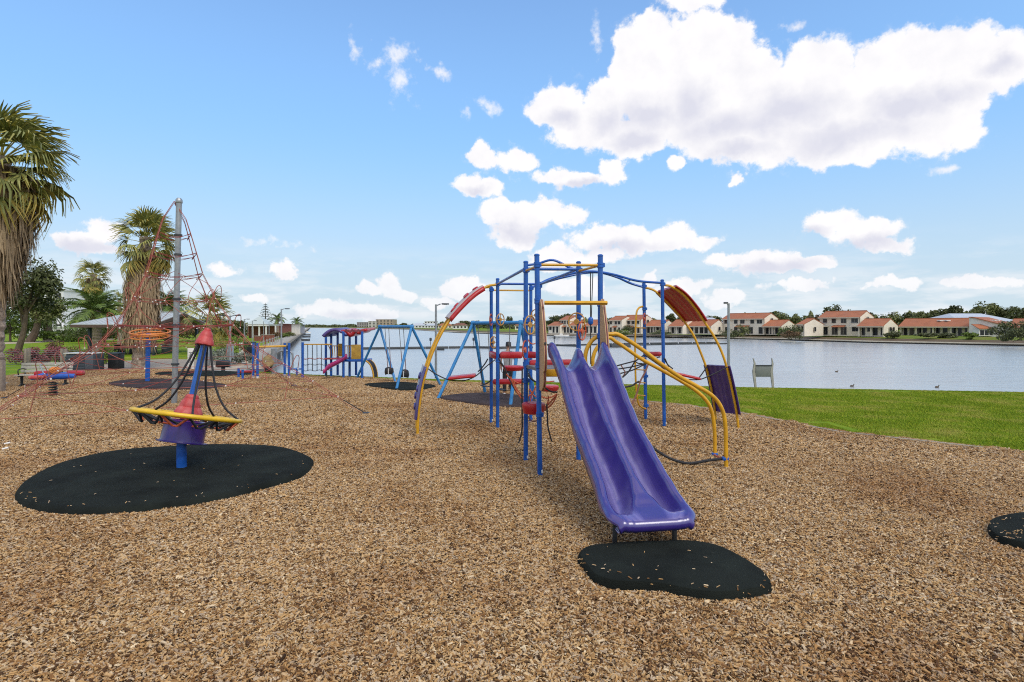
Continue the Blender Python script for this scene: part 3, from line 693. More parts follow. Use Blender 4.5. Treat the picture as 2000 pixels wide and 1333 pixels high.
# sit-down hood rim between channels at the entrance
# yellow sliding bars
a_, b_ = V3((1.12, 8.61, 0)), V3((3.37, 9.03, 0))
bar = onplane(a_, b_, [(1144, 716), (1143, 697), (1148, 678), (1160, 662), (1178, 654), (1194, 653), (1210, 655), (1252, 681.6), (1288, 709), (1324, 734), (1360, 754), (1389, 771.6), (1407, 793), (1416, 824), (1418, 880), (1418.5, 921)])
part_tube('sliding_bar', bar, .032, YEL, 12)
a_, b_ = V3((1.30, 9.50, 0)), V3((3.49, 9.88, 0))
bar2 = onplane(a_, b_, [(1158, 716), (1158, 700), (1164, 683), (1176, 669), (1190, 660), (1203, 668), (1216, 676), (1252, 701), (1288, 721), (1324, 741), (1360, 764), (1382, 786), (1392, 812), (1396, 850), (1396, 895)])
part_tube('sliding_bar', bar2, .032, YEL, 12)
for q in (W(1416, 896, 9.05), W(1396, 888, 9.88)):
    mb = MB(); mb.rbox(q, (.10, .10, .06), .02); mb.build('clamp', BLUE, CF)
part_tube('hose', [W(1262, 862, 9.3), W(1285, 882, 9.25), W(1313, 897.5, 9.2), (W(1346, 905.5, 9.15)), W(1382, 900, 9.1), W(1414, 896, 9.05)], .022, BLACKR, 10)
part_tube('hose', [W(1395, 888, 9.86), W(1401, 892, 9.5), W(1412, 896, 9.08)], .014, ORR, 8)

# the two climbing arches, each a pair of yellow tubes carrying two bent panels
def arch(A, Bf, pts, offs, seg, name_sets):
    c = onplane(A, Bf, pts)
    tubes = []
    for k, o in enumerate(offs):
        q = cat([p + o(i / (len(c) - 1)) for i, p in enumerate(c)], 6); tubes.append(q); MB().tube(q, .027, 10).build('arch_tube', YEL, CF)
    return tubes
lp = [(970, 556), (964.8, 557), (955, 558.5), (945.6, 563), (925, 577), (900, 601), (876, 629), (859, 657.6), (844.8, 689), (835, 717.6), (826, 750), (820, 785), (816.5, 820), (815.3, 854)]
t1 = onplane(P8, V3((-1.94, 11.78, 0)), lp)
offL = V3((-.13, .66, 0))
tl = cat(t1, 6); tr = [p + offL * 1.0 for p in tl]
MB().tube(tl, .027, 10).build('arch_tube', YEL, CF); MB().tube(tr, .027, 10).build('arch_tube', YEL, CF)
rp_ = [(1289, 556), (1300, 557.5), (1313, 561), (1335, 576), (1357, 601), (1376, 629), (1396, 660), (1410, 689), (1419, 716), (1426, 744), (1432.5, 774), (1438.5, 805), (1442.5, 838)]
t2 = cat(onplane(P6, V3((4.96, 12.54, 0)), rp_), 6)
lp2 = [(1256, 562), (1268, 564), (1281, 570), (1300, 588), (1320, 609), (1337, 629), (1355, 656), (1367, 685), (1378, 714), (1386, 744), (1392, 774), (1396, 800), (1398, 826)]
t3 = cat(onplane(P5, V3((4.83, 13.6, 0)), lp2), 6)
MB().tube(t2, .027, 10).build('arch_tube', YEL, CF); MB().tube(t3, .027, 10).build('arch_tube', YEL, CF)
def arch_panel(ta, tb, i0, i1, m, out, knobs, km, depth=.085, ribs=4):
    """a bent tray lying on the outer side of two arch tubes between samples i0 and i1; knobs = (t, s) on its outer face"""
    rows_o, rows_i = [], []; n = 9
    for i in range(i0, i1 + 1):
        a, b2 = ta[i], tb[i]; tg = (ta[i + 1] - ta[i - 1]).normalized(); w = (b2 - a); wn = w.normalized()
        nr = tg.cross(wn).normalized()
        if nr.dot(out) < 0: nr = -nr
        ro, ri = [], []
        for j in range(n * 2 + 1):
            s = -.09 + 1.18 * j / (n * 2)
            edge = min(s + .09, 1.09 - s); rib = .014 * (1 if int(s * ribs * 2 + 10) % 2 else 0)
            ro.append(a + w * s + nr * (.035 + depth * .5 * min(1, edge / .05) ** .5 + rib * 0)); ri.append(a + w * s + nr * (.015 + rib))
        rows_o.append(ro); rows_i.append(ri)
    mb = MB(); mb.grid(rows_o); mb.grid(rows_i)
    # close the rim
    k = len(rows_o)
    for (ra, rb) in ((rows_o[0], rows_i[0]), (rows_o[-1], rows_i[-1]), ([r[0] for r in rows_o], [r[0] for r in rows_i]), ([r[-1] for r in rows_o], [r[-1] for r in rows_i])):
        mb.grid([ra, rb])
    o = mb.build('arch_panel', m, CF, ang=50)
    # side flanges
    for side in (0, -1):
        fl = MB(); fl.grid([[r[side] + (q[side] - r[side]) * 1.0 for r, q in zip(rows_i, rows_o)], [r[side] - (q[side] - r[side]) * 1.1 for r, q in zip(rows_i, rows_o)]])
        f = fl.build('panel_flange', m, o); md = f.modifiers.new('thick', 'SOLIDIFY'); md.thickness = .02; md.offset = 0
    for t, s in knobs:
        i = int(t * (k - 1)); c = rows_o[i][int(s * 2 * n)]; tg = (ta[i0 + i + 1] - ta[i0 + i - 1]).normalized(); wn = (tb[i0 + i] - ta[i0 + i]).normalized(); nr = tg.cross(wn).normalized()
        if nr.dot(out) < 0: nr = -nr
        M = Matrix((tg, wn, nr)).transposed()
        kb = MB(); kb.lathe([(.075, -.01), (.08, .012), (.065, .03), (.03, .036)], c, M, 12); kb.build('hand_hold', km, o)
    return o
def idx(tt, y):
    best = min(range(1, len(tt) - 1), key=lambda i: abs(HOR - (tt[i].z - EYE) / tt[i].y * F - y)); return best
arch_panel(tl, tr, idx(tl, 563.5), idx(tl, 625), RED, V3((-.7, -.2, .7)), [(.2, .55), (.5, .25), (.75, .6), (.42, .8), (.85, .2)], RED).data.materials[0] = GREYP
arch_panel(tl, tr, idx(tl, 718), idx(tl, 822), PUR, V3((-1, -.2, .2)), [(.25, .6), (.45, .2), (.62, .7), (.8, .3)], PUR)
arch_panel(t2, t3, idx(t2, 562), idx(t2, 628), RED, V3((.7, .1, .7)), [(.3, .3), (.6, .7)], RED)
arch_panel(t2, t3, idx(t2, 714), idx(t2, 812), DPUR, V3((1, .2, .2)), [(.3, .3), (.6, .7)], DPUR)
# the near flange of the upper left panel keeps its red colour
i0, i1 = idx(tl, 563.5), idx(tl, 625)
fl = MB(); 
fl.grid([[tl[i] + V3((-.012, -.075, .035)) for i in range(i0, i1 + 1)], [tl[i] + V3((.03, -.08, -.06)) for i in range(i0, i1 + 1)]]); f = fl.build('panel_flange', RED, CF); md = f.modifiers.new('thick', 'SOLIDIFY'); md.thickness = .025; md.offset = 0

# rope-hung steps on either side
def rope(Y, px, r=.013, m=BLACKR, n=6):
    return part_tube('rope', [W(x, y, Y + (Y2 if False else 0)) for x, y in px], r, m, n)
def padstep(c, l, w, h, rz=0, ry=0., name='step'):
    M = Matrix.Rotation(rz, 3, 'Z') @ Matrix.Rotation(ry, 3, 'Y'); return MB().rbox(c, (l, w, h), .04, M=M, seg=3).build(name, RED, CF)
for dy in (0, .3):
    rope(11.9 + dy, [(835, 720), (853, 732), (876, 742), (905, 744), (929, 735), (950, 716), (967, 703)])
    rope(12.35 + dy, [(1299, 701), (1305, 715), (1311, 728), (1335, 740), (1363, 742), (1380, 737), (1400, 728), (1421, 717)], .013)
rope(12.5, [(1364, 740), (1373, 728), (1381, 716)])
mb = MB(); M = Matrix.Rotation(-.10, 3, 'Y'); mb.rbox(W(903, 736, 12.05), (.56, .44, .06), .028, M=M, seg=3); mb.build('step', RED, CF)
mb = MB(); M = Matrix.Rotation(.22, 3, 'Y'); mb.rbox(W(1337, 733.5, 12.5), (.60, .44, .055), .026, M=M, seg=3); mb.build('step', RED, CF)
# red beams of the two towers
def rbeam(a, b2, h, w=.14):
    return MB().beam(a, b2, w, h, .05).build('beam', RED, CF)
rbeam(Z(P7, 1.60), Z(P8, 1.585), .15); rbeam(W(976, 694, 12.56), W(1021, 694, 12.56), .15); rbeam(W(1022, 693, 13.0), W(1049, 694, 12.9), .15)
rbeam(W(1033, 710, 9.47), W(1122, 709, 9.55), .115, .16); rbeam(W(962, 746, 12.8), W(1021, 745.5, 12.8), .12, .2); rbeam(W(1266, 692, 13.2), W(1289, 692, 12.95), .11, .2)
def pod(c, r, h, n=18):
    return MB().lathe([(r * .55, -h), (r * .86, -h * .9), (r * .97, -h * .5), (r, -h * .1), (r * .97, 0), (r * .85, .012), (r * .3, .006)], c, n=n).build('pod', RED, CF)
pod(W(1042, 788, 9.05), .185, .17); pod(W(1072, 754, 10.8), .19, .10); pod(W(1003, 716, 11.8), .22, .09)
def Z3(px): return [(780 + x / 4.1667, 640 + y / 4.1667) for x, y in px]
for Y, m, r, px in ((11, ORR, .013, [(870, 380), (910, 420), (960, 450), (1010, 460), (1060, 440)]), (10.5, ORR, .013, [(905, 400), (930, 470), (960, 530), (1000, 590)]), (10.3, ORR, .013, [(925, 420), (950, 490), (985, 540), (1020, 600)]),
                    (10.4, ORR, .013, [(1060, 500), (1085, 545), (1130, 575), (1150, 580)]), (10.4, ORR, .013, [(1150, 560), (1200, 576), (1250, 560), (1282, 540)]), (9.8, ORR, .014, [(1282, 545), (1250, 612), (1205, 655), (1160, 682)]),
                    (9.7, ORR, .014, [(1272, 560), (1230, 605), (1195, 640), (1160, 650)]), (9.9, ORR, .013, [(1215, 560), (1205, 620), (1165, 700)]), (10.2, ORR, .013, [(1080, 520), (1070, 580), (1062, 640)]), (10.2, ORR, .013, [(1110, 480), (1085, 535), (1050, 560), (1040, 590)]),
                    (9.6, BRR, .012, [(1048, 720), (1065, 750), (1090, 765), (1120, 757)]), (11, ORR, .013, [(1150, 437), (1205, 442), (1262, 437)]), (11, ORR, .013, [(1035, 75), (1060, 120), (1085, 135), (1107, 130)]),
                    (11.5, BLACKR, .015, [(805, 250), (860, 335), (885, 400), (920, 470), (950, 520), (985, 560)]), (12.3, BLACKR, .014, [(820, 285), (850, 325), (880, 330)]), (9.9, BLACKR, .016, [(1042, 385), (1090, 430), (1160, 470), (1230, 520), (1287, 527)]),
                    (10.6, BLACKR, .014, [(1050, 370), (1075, 420), (1100, 440)]), (11.8, ORR, .013, [(870, 340), (930, 345), (1000, 348)]), (9.3, BRR, .012, [(1045, 335), (1080, 330), (1110, 322)]),
                    (12, BLACKR, .016, [(720, 255), (700, 290), (670, 330), (640, 360)]), (12.6, BLACKR, .016, [(670, 455), (700, 460), (745, 430)])):
    rope(Y, Z3(px), r, m)
for Y, px in ((9.2, [(1020, 720), (1019.5, 780), (1020, 830), (1018, 848), (1013, 866)]), (9.4, [(1068, 790), (1069, 812), (1070.5, 835), (1077.5, 863)])): rope(Y, px, .014)
def Z5(px): return [(1140 + x / 7.405, 640 + y / 7.405) for x, y in px]
for Y, m, r, px in ((11, BLACKR, .014, [(470, 558), (600, 522), (740, 485), (800, 450), (870, 400)]), (11.2, BLACKR, .014, [(490, 602), (640, 580), (780, 550), (930, 510)]), (11.4, BLACKR, .014, [(520, 668), (700, 620), (850, 550), (935, 515)]),
                    (11.1, BLACKR, .014, [(560, 725), (640, 650), (700, 560), (745, 480)]), (11.0, BLACKR, .018, [(600, 862), (700, 840), (760, 800), (805, 780)]), (11, BRR, .017, [(942, 510), (890, 640), (820, 780), (770, 950), (700, 1110)]),
                    (11.2, BLACKR, .013, [(742, 488), (790, 520), (850, 520)]), (12.4, BLACKR, .015, [(880, 395), (1000, 480), (1130, 570), (1200, 610)]), (11.3, BRR, .013, [(540, 540), (570, 600), (600, 650), (560, 720)]), (12.6, BLACKR, .014, [(1010, 480), (1060, 440), (1110, 425)]),
                    (12.4, BLACKR, .014, [(1160, 440), (1210, 530), (1290, 600)])):
    rope(Y, Z5(px), r, m)
# yellow ladder on the back right post
la = [W(1255, 599, 13.6), W(1247, 603, 13.5), W(1242.5, 618, 13.4), W(1240.5, 682, 13.35), W(1242, 750, 13.35), W(1246, 785, 13.4), W(1252, 795, 13.5), W(1261, 799, 13.65)]
ld = part_tube('ladder_rail', la, .022, YEL)
for y in (640, 698, 722, 747, 772):
    part_tube('ladder_rung', [W(1241, y, 13.36), Z(P5, W(1260, y + 1.5, 13.7).z)], .014, YEL, 8, 0, ld)
# round play panels and wheels on the posts
def wheel(c, r, m, ax=(0, -1, 0), spokes=2, squash=1., tube=.011):
    az_ = V3(ax).normalized(); M = az_.to_track_quat('Z', 'Y').to_matrix() @ Matrix.Diagonal((squash, 1, 1))
    o = MB().tube(ring(c, r, 24, M), tube, 8, closed=True).build('play_wheel', m, CF)
    for k in range(spokes):
        a = math.pi * k / spokes; v = M @ V3((math.cos(a) * r, math.sin(a) * r, 0)); MB().tube([V3(c) - v, V3(c) + v], tube * .8, 6).build('wheel_spoke', m, o)
    MB().lathe([(r * .3, -.012), (r * .34, 0), (r * .3, .012)], c, M, 14).build('wheel_hub', m, o)
    return o
GOLD = mat('golden_plastic', (.50, .25, .045), .42, .12, 6); ORP = mat('orange_plastic', (.52, .085, .02), .4, .15, 6)
wheel(W(977.5, 624.5, 12.4), .125, GOLD, (.75, -.6, 0)); wheel(W(1035.5, 635, 9.3), .15, GOLD, (.8, -.6, 0), 2); wheel(W(1126, 629, 9.45), .145, GOLD, (-.45, -.8, 0)); wheel(W(1137, 647, 9.4), .15, ORP, (.85, -.5, 0), 2)
wheel(W(1046, 616, 12.3), .12, GOLD, (-.6, -.7, 0), 2); wheel(W(1259, 623, 13.55), .13, ORP, (.9, -.4, 0), 1); wheel(W(964, 669, 13.1), .13, GOLD, (.8, -.55, 0)); wheel(W(1026, 684, 9.4), .15, ORP, (.95, -.3, 0), 1); wheel(W(959, 625, 13.05), .13, ORP, (.97, -.2, 0), 1)

# ------------------------------------------------------------------ rubber mats
def matpad(px, th, m, label, crown=.03, sm=5):
    pts_ = cat([V3(G(x, y, th * .5)) for x, y in px + px[:3]], sm)
    n = (len(px)) * sm; pts_ = pts_[sm:sm + n]
    c = sum(pts_, V3()) / len(pts_); rows = []
    for f, z in ((1.03, -.02), (1.02, th * .35), (1.005, th * .75), (.985, th * .95), (.95, th), (.8, th + crown * .5), (.5, th + crown * .85), (.2, th + crown)):
        rows.append([V3((c.x + (p.x - c.x) * f, c.y + (p.y - c.y) * f, z)) for p in pts_ + pts_[:1]])
    mb = MB().grid(rows); k = len(mb.v); w_ = len(pts_) + 1
    mb.v.append((c.x, c.y, th + crown)); mb.f += [(k - w_ + j, k - w_ + j + 1, k) for j in range(w_ - 1)]; mb.t += [.5] * (w_ - 1)
    o = mb.build('rubber_mat', m, None, origin=(c.x, c.y, 0)); o['label'] = label; o['category'] = 'safety mat'; o['group'] = 'rubber safety mats in the mulch'
    return o
matpad([(36, 966), (58, 938), (120, 908), (215, 886), (310, 877), (430, 872), (540, 876), (598, 893), (606, 908), (575, 934), (490, 958), (390, 980), (260, 996), (140, 1000), (62, 988)], .105, RUBBER, 'large black rubber mat under the yellow spinner', .03)
matpad([(1131, 1090), (1150, 1075), (1210, 1068), (1280, 1065), (1345, 1064), (1400, 1073), (1445, 1094), (1485, 1120), (1504, 1142), (1494, 1156), (1440, 1165), (1380, 1166), (1330, 1158), (1290, 1150), (1240, 1147), (1195, 1144), (1162, 1132), (1145, 1112)], .105, RUBBER, 'black rubber mat at the foot of the purple slide', .02)
matpad([(1930, 1032), (1946, 1018), (2000, 1008), (2090, 1006), (2150, 1030), (2140, 1062), (2060, 1072), (1985, 1066), (1945, 1052)], .105, RUBBER, 'black rubber mat cut off by the photo at the right edge, strewn with chips', .02)
matpad([(713, 752), (740, 749), (790, 748), (835, 752), (850, 755), (830, 760), (790, 763), (745, 758)], .075, RUBBER, 'dark rubber mat under the bucket swings', .0)
matpad([(861, 777), (900, 771), (950, 769), (1005, 773), (1040, 780), (1045, 790), (1010, 795), (950, 792), (890, 784)], .08, RUBBERB, 'brown rubber mat under the flat swings behind the climbing frame', .0)
matpad([(213, 750), (240, 744), (300, 741), (370, 743), (425, 750), (440, 754), (400, 760), (330, 761), (250, 757)], .075, RUBBERB, 'brown rubber mat under the orange hoop spinner', .0)
matpad([(303, 731), (330, 727), (400, 725), (480, 728), (490, 732), (430, 735), (350, 735)], .07, RUBBER, 'dark rubber mat behind the net climber, by the paving', .0)
# stray chips on the mats
crng = random.Random(12)
cmb = MB()
for (x0, x1, y0, y1, n) in ((80, 560, 890, 980, 16), (1170, 1460, 1075, 1150, 10), (1945, 2000, 1015, 1060, 30)):
    for k in range(n):
        p = G(crng.uniform(x0, x1), crng.uniform(y0, y1) if x0 != 1945 or crng.random() < .8 else crng.uniform(1040, 1062), .09)
        chip(cmb, (p.x, p.y, .142 if x0 == 80 else .126), crng.uniform(.015, .04), crng.uniform(.006, .012), .0025, crng.uniform(0, 6.3), crng.gauss(0, .2), 0, crng.uniform(.4, 1), crng)
for px0, hz_ in (([(36, 966), (62, 988), (140, 1000), (260, 996), (390, 980), (490, 958), (575, 934), (606, 908)], .06), ([(1128, 1092), (1142, 1110), (1165, 1128), (1215, 1146), (1300, 1152), (1375, 1166), (1440, 1168), (1498, 1158), (1504, 1142)], .06), ([(1930, 1032), (1945, 1052), (1985, 1066), (2060, 1072)], .06)):
    cv = cat([G(x, y, .04) for x, y in px0], 10); cc_ = sum(cv, V3()) / len(cv)
    for k in range(int(len(cv) * 2.6)):           # chips kicked over the rims
        p = cv[crng.randrange(len(cv))]; dd = crng.gauss(-.015, .032) * (1.7 if crng.random() < .05 else 1); q = p + (cc_ - p).normalized() * dd + V3((crng.uniform(-.05, .05), 0, 0)); chip(cmb, (q.x, q.y, min(.126, max(.028, .05 + dd * 2.))), crng.uniform(.018, .042), crng.uniform(.006, .014), .003, crng.uniform(0, 6.3), crng.gauss(0, .4), crng.gauss(0, .4), crng.uniform(.2, 1), crng)
for k in range(46):                             # long bark strips and twigs
    y = crng.uniform(3.5, 11); x = crng.uniform(-.8, .8) * y
    if inside(x, y, MUL): chip(cmb, (x, y, .036), crng.uniform(.06, .15), crng.uniform(.006, .014), .003, crng.uniform(0, 6.3), crng.gauss(0, .06), crng.gauss(0, .3), crng.choice((.12, .3, .35, .7, .85, .9)), crng)
o = cmb.build('stray_chips', CHIP, tint=True, ang=0); o['kind'] = 'stuff'

# ------------------------------------------------------------------ tilted spinner on the left
SB = V3((-4.955, 8.6, 0)); SP = thing('spinner', SB, 'tilted yellow ring spinner on a blue post with red bell caps', 'playground spinner')
MB().tube([SB + V3((0, 0, -.1)), SB + V3((0, 0, .56))], .07, 20).build('post', BLUE, SP)
MB().lathe([(.30, .035), (.24, .075), (.15, .115), (.10, .125), (.07, .126)], SB, n=20).build('base_collar', RUBBER, SP)
Rm = Matrix.Rotation(R(7), 3, 'Y') @ Matrix.Rotation(R(-11.5), 3, 'X') @ Matrix.Diagonal((.84, .84, .97)); so_ = SB + V3((0, 0, .50))
def L3(pts_): return [Rm @ V3(p) + so_ for p in pts_]
dr = MB(); dr.lathe([(.08, -.01), (.40, 0), (.415, .006), (.415, .016), (.36, .022), (.352, .05), (.348, .31), (.355, .33), (.30, .345), (.1, .35)], so_, Rm, 40); dr.build('drum', mat('drum_purple', (.030, .012, .155), .3, .12, 3, coat=.3, gloss_var=.08), SP)
MB().tube(L3([(0, 0, .3), (0, 0, 1.62)]), .05, 18).build('mast', BLUE, SP)
MB().lathe([(.12, .36), (.22, .365), (.235, .39), (.225, .47), (.185, .54), (.17, .55), (.172, .565), (.15, .63), (.118, .68), (.112, .685), (.112, .71), (.09, .74), (.055, .75)], so_, Rm, 32, flute=.05).build('lower_bell', FRED, SP)
MB().lathe([(.055, 1.535), (.10, 1.53), (.152, 1.545), (.158, 1.575), (.140, 1.62), (.118, 1.665), (.112, 1.68), (.114, 1.70), (.085, 1.755), (.06, 1.775), (.062, 1.79), (.05, 1.81), (.0, 1.812)], so_, Rm, 28).build('upper_bell', FRED, SP)
MB().tube(L3([(.865 * math.cos(2 * math.pi * k / 56), .865 * math.sin(2 * math.pi * k / 56), .42) for k in range(56)]), .034, 12, closed=True).build('ring', mat('bright_yellow_paint', (.72, .45, .02), .36, .1, 6), SP)
for k in range(5):
    a = 2 * math.pi * k / 5 + .25; c_, s_ = math.cos(a), math.sin(a)
    q = cat(L3([(.10 * c_, .10 * s_, 1.56), (.215 * c_, .215 * s_, 1.22), (.36 * c_, .36 * s_, .88), (.58 * c_, .58 * s_, .60), (.85 * c_, .85 * s_, .44)]), 5)
    MB().tube(q, .0165, 8).build('rope', BLACKR, SP)
for k in range(12):
    a0, a1 = 2 * math.pi * k / 12, 2 * math.pi * (k + 1) / 12; am = (a0 + a1) / 2; m_ = ORR if k % 3 == 0 else BLACKR
    for rr_, zz in ((.70, .26), (.56, .30)):
        q = L3([(.85 * math.cos(a0), .85 * math.sin(a0), .40), (rr_ * math.cos(am - .05), rr_ * math.sin(am - .05), zz), (rr_ * math.cos(am + .05), rr_ * math.sin(am + .05), zz), (.85 * math.cos(a1), .85 * math.sin(a1), .40)])
        MB().tube(q, .017, 7).build('rope', m_ if rr_ > .6 else BLACKR, SP)
    q = L3([(.36 * math.cos(am), .36 * math.sin(am), .27), (.6 * math.cos(am), .6 * math.sin(am), .28)]); MB().tube(q, .014, 6).build('rope', BLACKR if k % 2 else ORR, SP)

# ------------------------------------------------------------------ net pyramid
NM = V3((-9.72, 16.5, 0)); NT_ = V3((-9.58, 16.5, 5.87))
NET = thing('net_climber', NM, 'tall red rope pyramid net on a grey steel mast', 'climbing net')
mast = MB().tube([NM, NT_ + V3((0, 0, -.04))], .078, 16).build('mast', STEEL, NET)
MB().lathe([(.086, 5.78), (.095, 5.80), (.09, 5.88), (.05, 5.93), (.0, 5.94)], V3((NT_.x, NT_.y, 0)), n=16).build('mast_cap', STEEL, mast)
for z in (2.27, 3.02, 4.3, 4.86, 1.15):
    MB().lathe([(.09, z - .03), (.108, z - .025), (.108, z + .025), (.09, z + .03)], NM.lerp(NT_, z / 5.87) * 1 - V3((0, 0, z)), n=16).build('mast_collar', DSTEEL, mast)
ANC = [V3((-3.7, 14.57, .02)), V3((-8.1, 21.3, .02)), V3((-15.6, 17.6, .02)), V3((-10.4, 10.3, .02))]
pe = onplane(NM, ANC[0], [(352, 393), (364, 430), (377, 470), (395, 532), (410, 566), (440, 612), (477.5, 664), (525, 694), (575, 722), (640, 763), (715, 809)])
R0 = (ANC[0] - NM).length
prof_ = [(max(0, V3((p.x - NM.x, p.y - NM.y, 0)).length / R0), max(.02, p.z)) for p in pe]
def edge_at(k, z):
    for (r0, z0), (r1, z1) in zip(prof_, prof_[1:]):
        if z1 <= z <= z0:
            t = (z0 - z) / (z0 - z1 + 1e-6); r = r0 + (r1 - r0) * t; break
    else: r = 0 if z > 3 else 1
    a = ANC[k]; return V3((NM.x + (a.x - NM.x) * r, NM.y + (a.y - NM.y) * r, z))
NR = {}
def nrope(pts_, r=.0085, m=REDR, n=5): return MB().tube(pts_, r, n, cap=False).build('rope', m, NET)
clamps = MB()
def node(p, s=.030): clamps.box(p, (s, s, s), rz=.5)
DARKR = mat('dark_red_rope', (.24, .035, .03), .65, .2, 3)
LEV = [4.86, 4.30, 3.72, 3.02, 2.27, 1.75, 1.25, .8, .42]
for k in range(4):
    for dz in (0, .05):
        q = [edge_at(k, z) + V3((0, 0, -dz)) for z in [5.84, 5.3] + LEV + [.2, .05]]; nrope(q, .0095 if dz == 0 else .006)
    e1 = edge_at(k, .34); nrope([ANC[k], e1], .012, BLACKR)
    MB().lathe([(.09, -.05), (.1, .04), (.06, .06), (.02, .065)], V3((ANC[k].x, ANC[k].y, 0)), n=12).build('anchor', DSTEEL, NET)
nrng = random.Random(5); GRID = {}
NC = 3
for k in range(4):
    for li, z in enumerate(LEV):
        A_, B_ = edge_at(k, z), edge_at((k + 1) % 4, z); mid = V3((NM.x, NM.y, z)); row = []
        for j in range(NC + 1):
            t = j / NC; p = A_.lerp(B_, t); inn = math.sin(t * math.pi) * (.16 if z > 1.5 else .07)
            p = p.lerp(mid, inn); p.z += -.10 * math.sin(t * math.pi) * (1 if z > 2.5 else .3) + (.14 * abs(math.sin(t * math.pi * NC)) if False else 0); row.append(p)
        GRID[k, li] = row
        for off in ((0, .035) if li in (0, 1, 2, 4) else (0,)):
            nrope(cat([p - V3((0, 0, off * math.sin(i * 1.3))) for i, p in enumerate(row)], 3), .011 if li == 4 else .0075, DARKR if li in (0, 1, 2, 4) else REDR)
        for p in row[:-1]:
            if li > 1: node(p)
    for li in range(2, len(LEV) - 1):
        for j in range(NC):
            a, b2 = GRID[k, li][j + (li % 2 == 0)], GRID[k, li + 1][j + (li % 2 == 1)]
            if nrng.random() < .68:
                mm_ = (a + b2) / 2 + V3((nrng.uniform(-.12, .12), nrng.uniform(-.12, .12), nrng.uniform(-.1, .08))); nrope(cat([a, mm_, b2], 4), .0075, REDR if nrng.random() < .75 else DARKR)
for li in (2, 3, 4, 5):                     # spokes to the mast and an inner net
    for k in range(4):
        for j in (0, 2):
            p = GRID[k, li][j]; q = V3((NM.x, NM.y, p.z + .1)); h = (p + q) / 2 - V3((0, 0, .12))
            if li != 2 or j == 0: nrope(cat([q, h, p], 3), .006, DARKR if j else REDR); node(h)
for k in range(4):
    for li in (4,):
        a = (GRID[k, li][0] + V3((NM.x, NM.y, LEV[li]))) / 2; b2 = (GRID[(k + 1) % 4, li + 1][0] + V3((NM.x, NM.y, LEV[li + 1]))) / 2; c_ = (GRID[(k + 1) % 4, li][0] + V3((NM.x, NM.y, LEV[li]))) / 2
        nrope(cat([a, (a + b2) / 2 - V3((0, 0, .1)), b2], 3), .008); nrope(cat([a, (a + c_) / 2 - V3((0, 0, .15)), c_], 3), .008, DARKR)
for k in range(4):                             # loops rising above the corner ropes
    for z in (3.0, 2.2, 1.6, 1.1):
        p = edge_at(k, z); out = (ANC[k] - NM).normalized(); s = out.cross(V3((0, 0, 1))) * .16
        nrope(cat([p - s, p - s * .5 + out * .1 + V3((0, 0, .32)), p + s * .5 + out * .12 + V3((0, 0, .34)), p + s + V3((0, 0, -.05)), p + s * 2.2 - V3((0, 0, .75))], 4), .0095); node(p - s)
for p in (G(8, 868, .03), G(4, 878, .03)):
    MB().tube([p, p + V3((.07, .05, .02))], .018, 8).build('turnbuckle', CLAMP, NET)
oc = clamps.build('rope_clamps', CLAMP, NET, ang=0); oc['kind'] = 'stuff'

# ------------------------------------------------------------------ orange hoop spinner
c0 = G(288, 748); HS = thing('hoop_spinner', c0, 'orange hoop basket spinner on a blue pole, over a brown mat', 'playground spinner')
MB().tube([c0, c0 + V3((.03, 0, 1.95))], .085, 16).build('post', BLUE, HS)
OY = mat('orange_hoop', (.62, .20, .035), .45, .15, 6); hM = Matrix.Rotation(R(3), 3, 'Y') @ Matrix.Rotation(R(9), 3, 'X')
hc = W(293.5, 653, c0.y)
for r_, z_ in ((.69, .09), (.53, .0), (.35, -.05)): MB().tube(ring(hc + V3((0, 0, z_)), r_, 36, hM), .030, 8, closed=True).build('hoop', OY, HS)
MB().tube(ring(hc + V3((0, 0, -.10)), .67, 36, hM), .026, 8, closed=True).build('hoop', OY, HS)
for k in range(12):
    a = 2 * math.pi * k / 12; f = lambda r_, z_: hc + hM @ V3((r_ * math.cos(a), r_ * math.sin(a), z_))
    MB().tube([f(.69, .09), f(.66, -.1), f(.35, -.05), f(.06, -.08)], .016, 6).build('spoke', OY, HS)
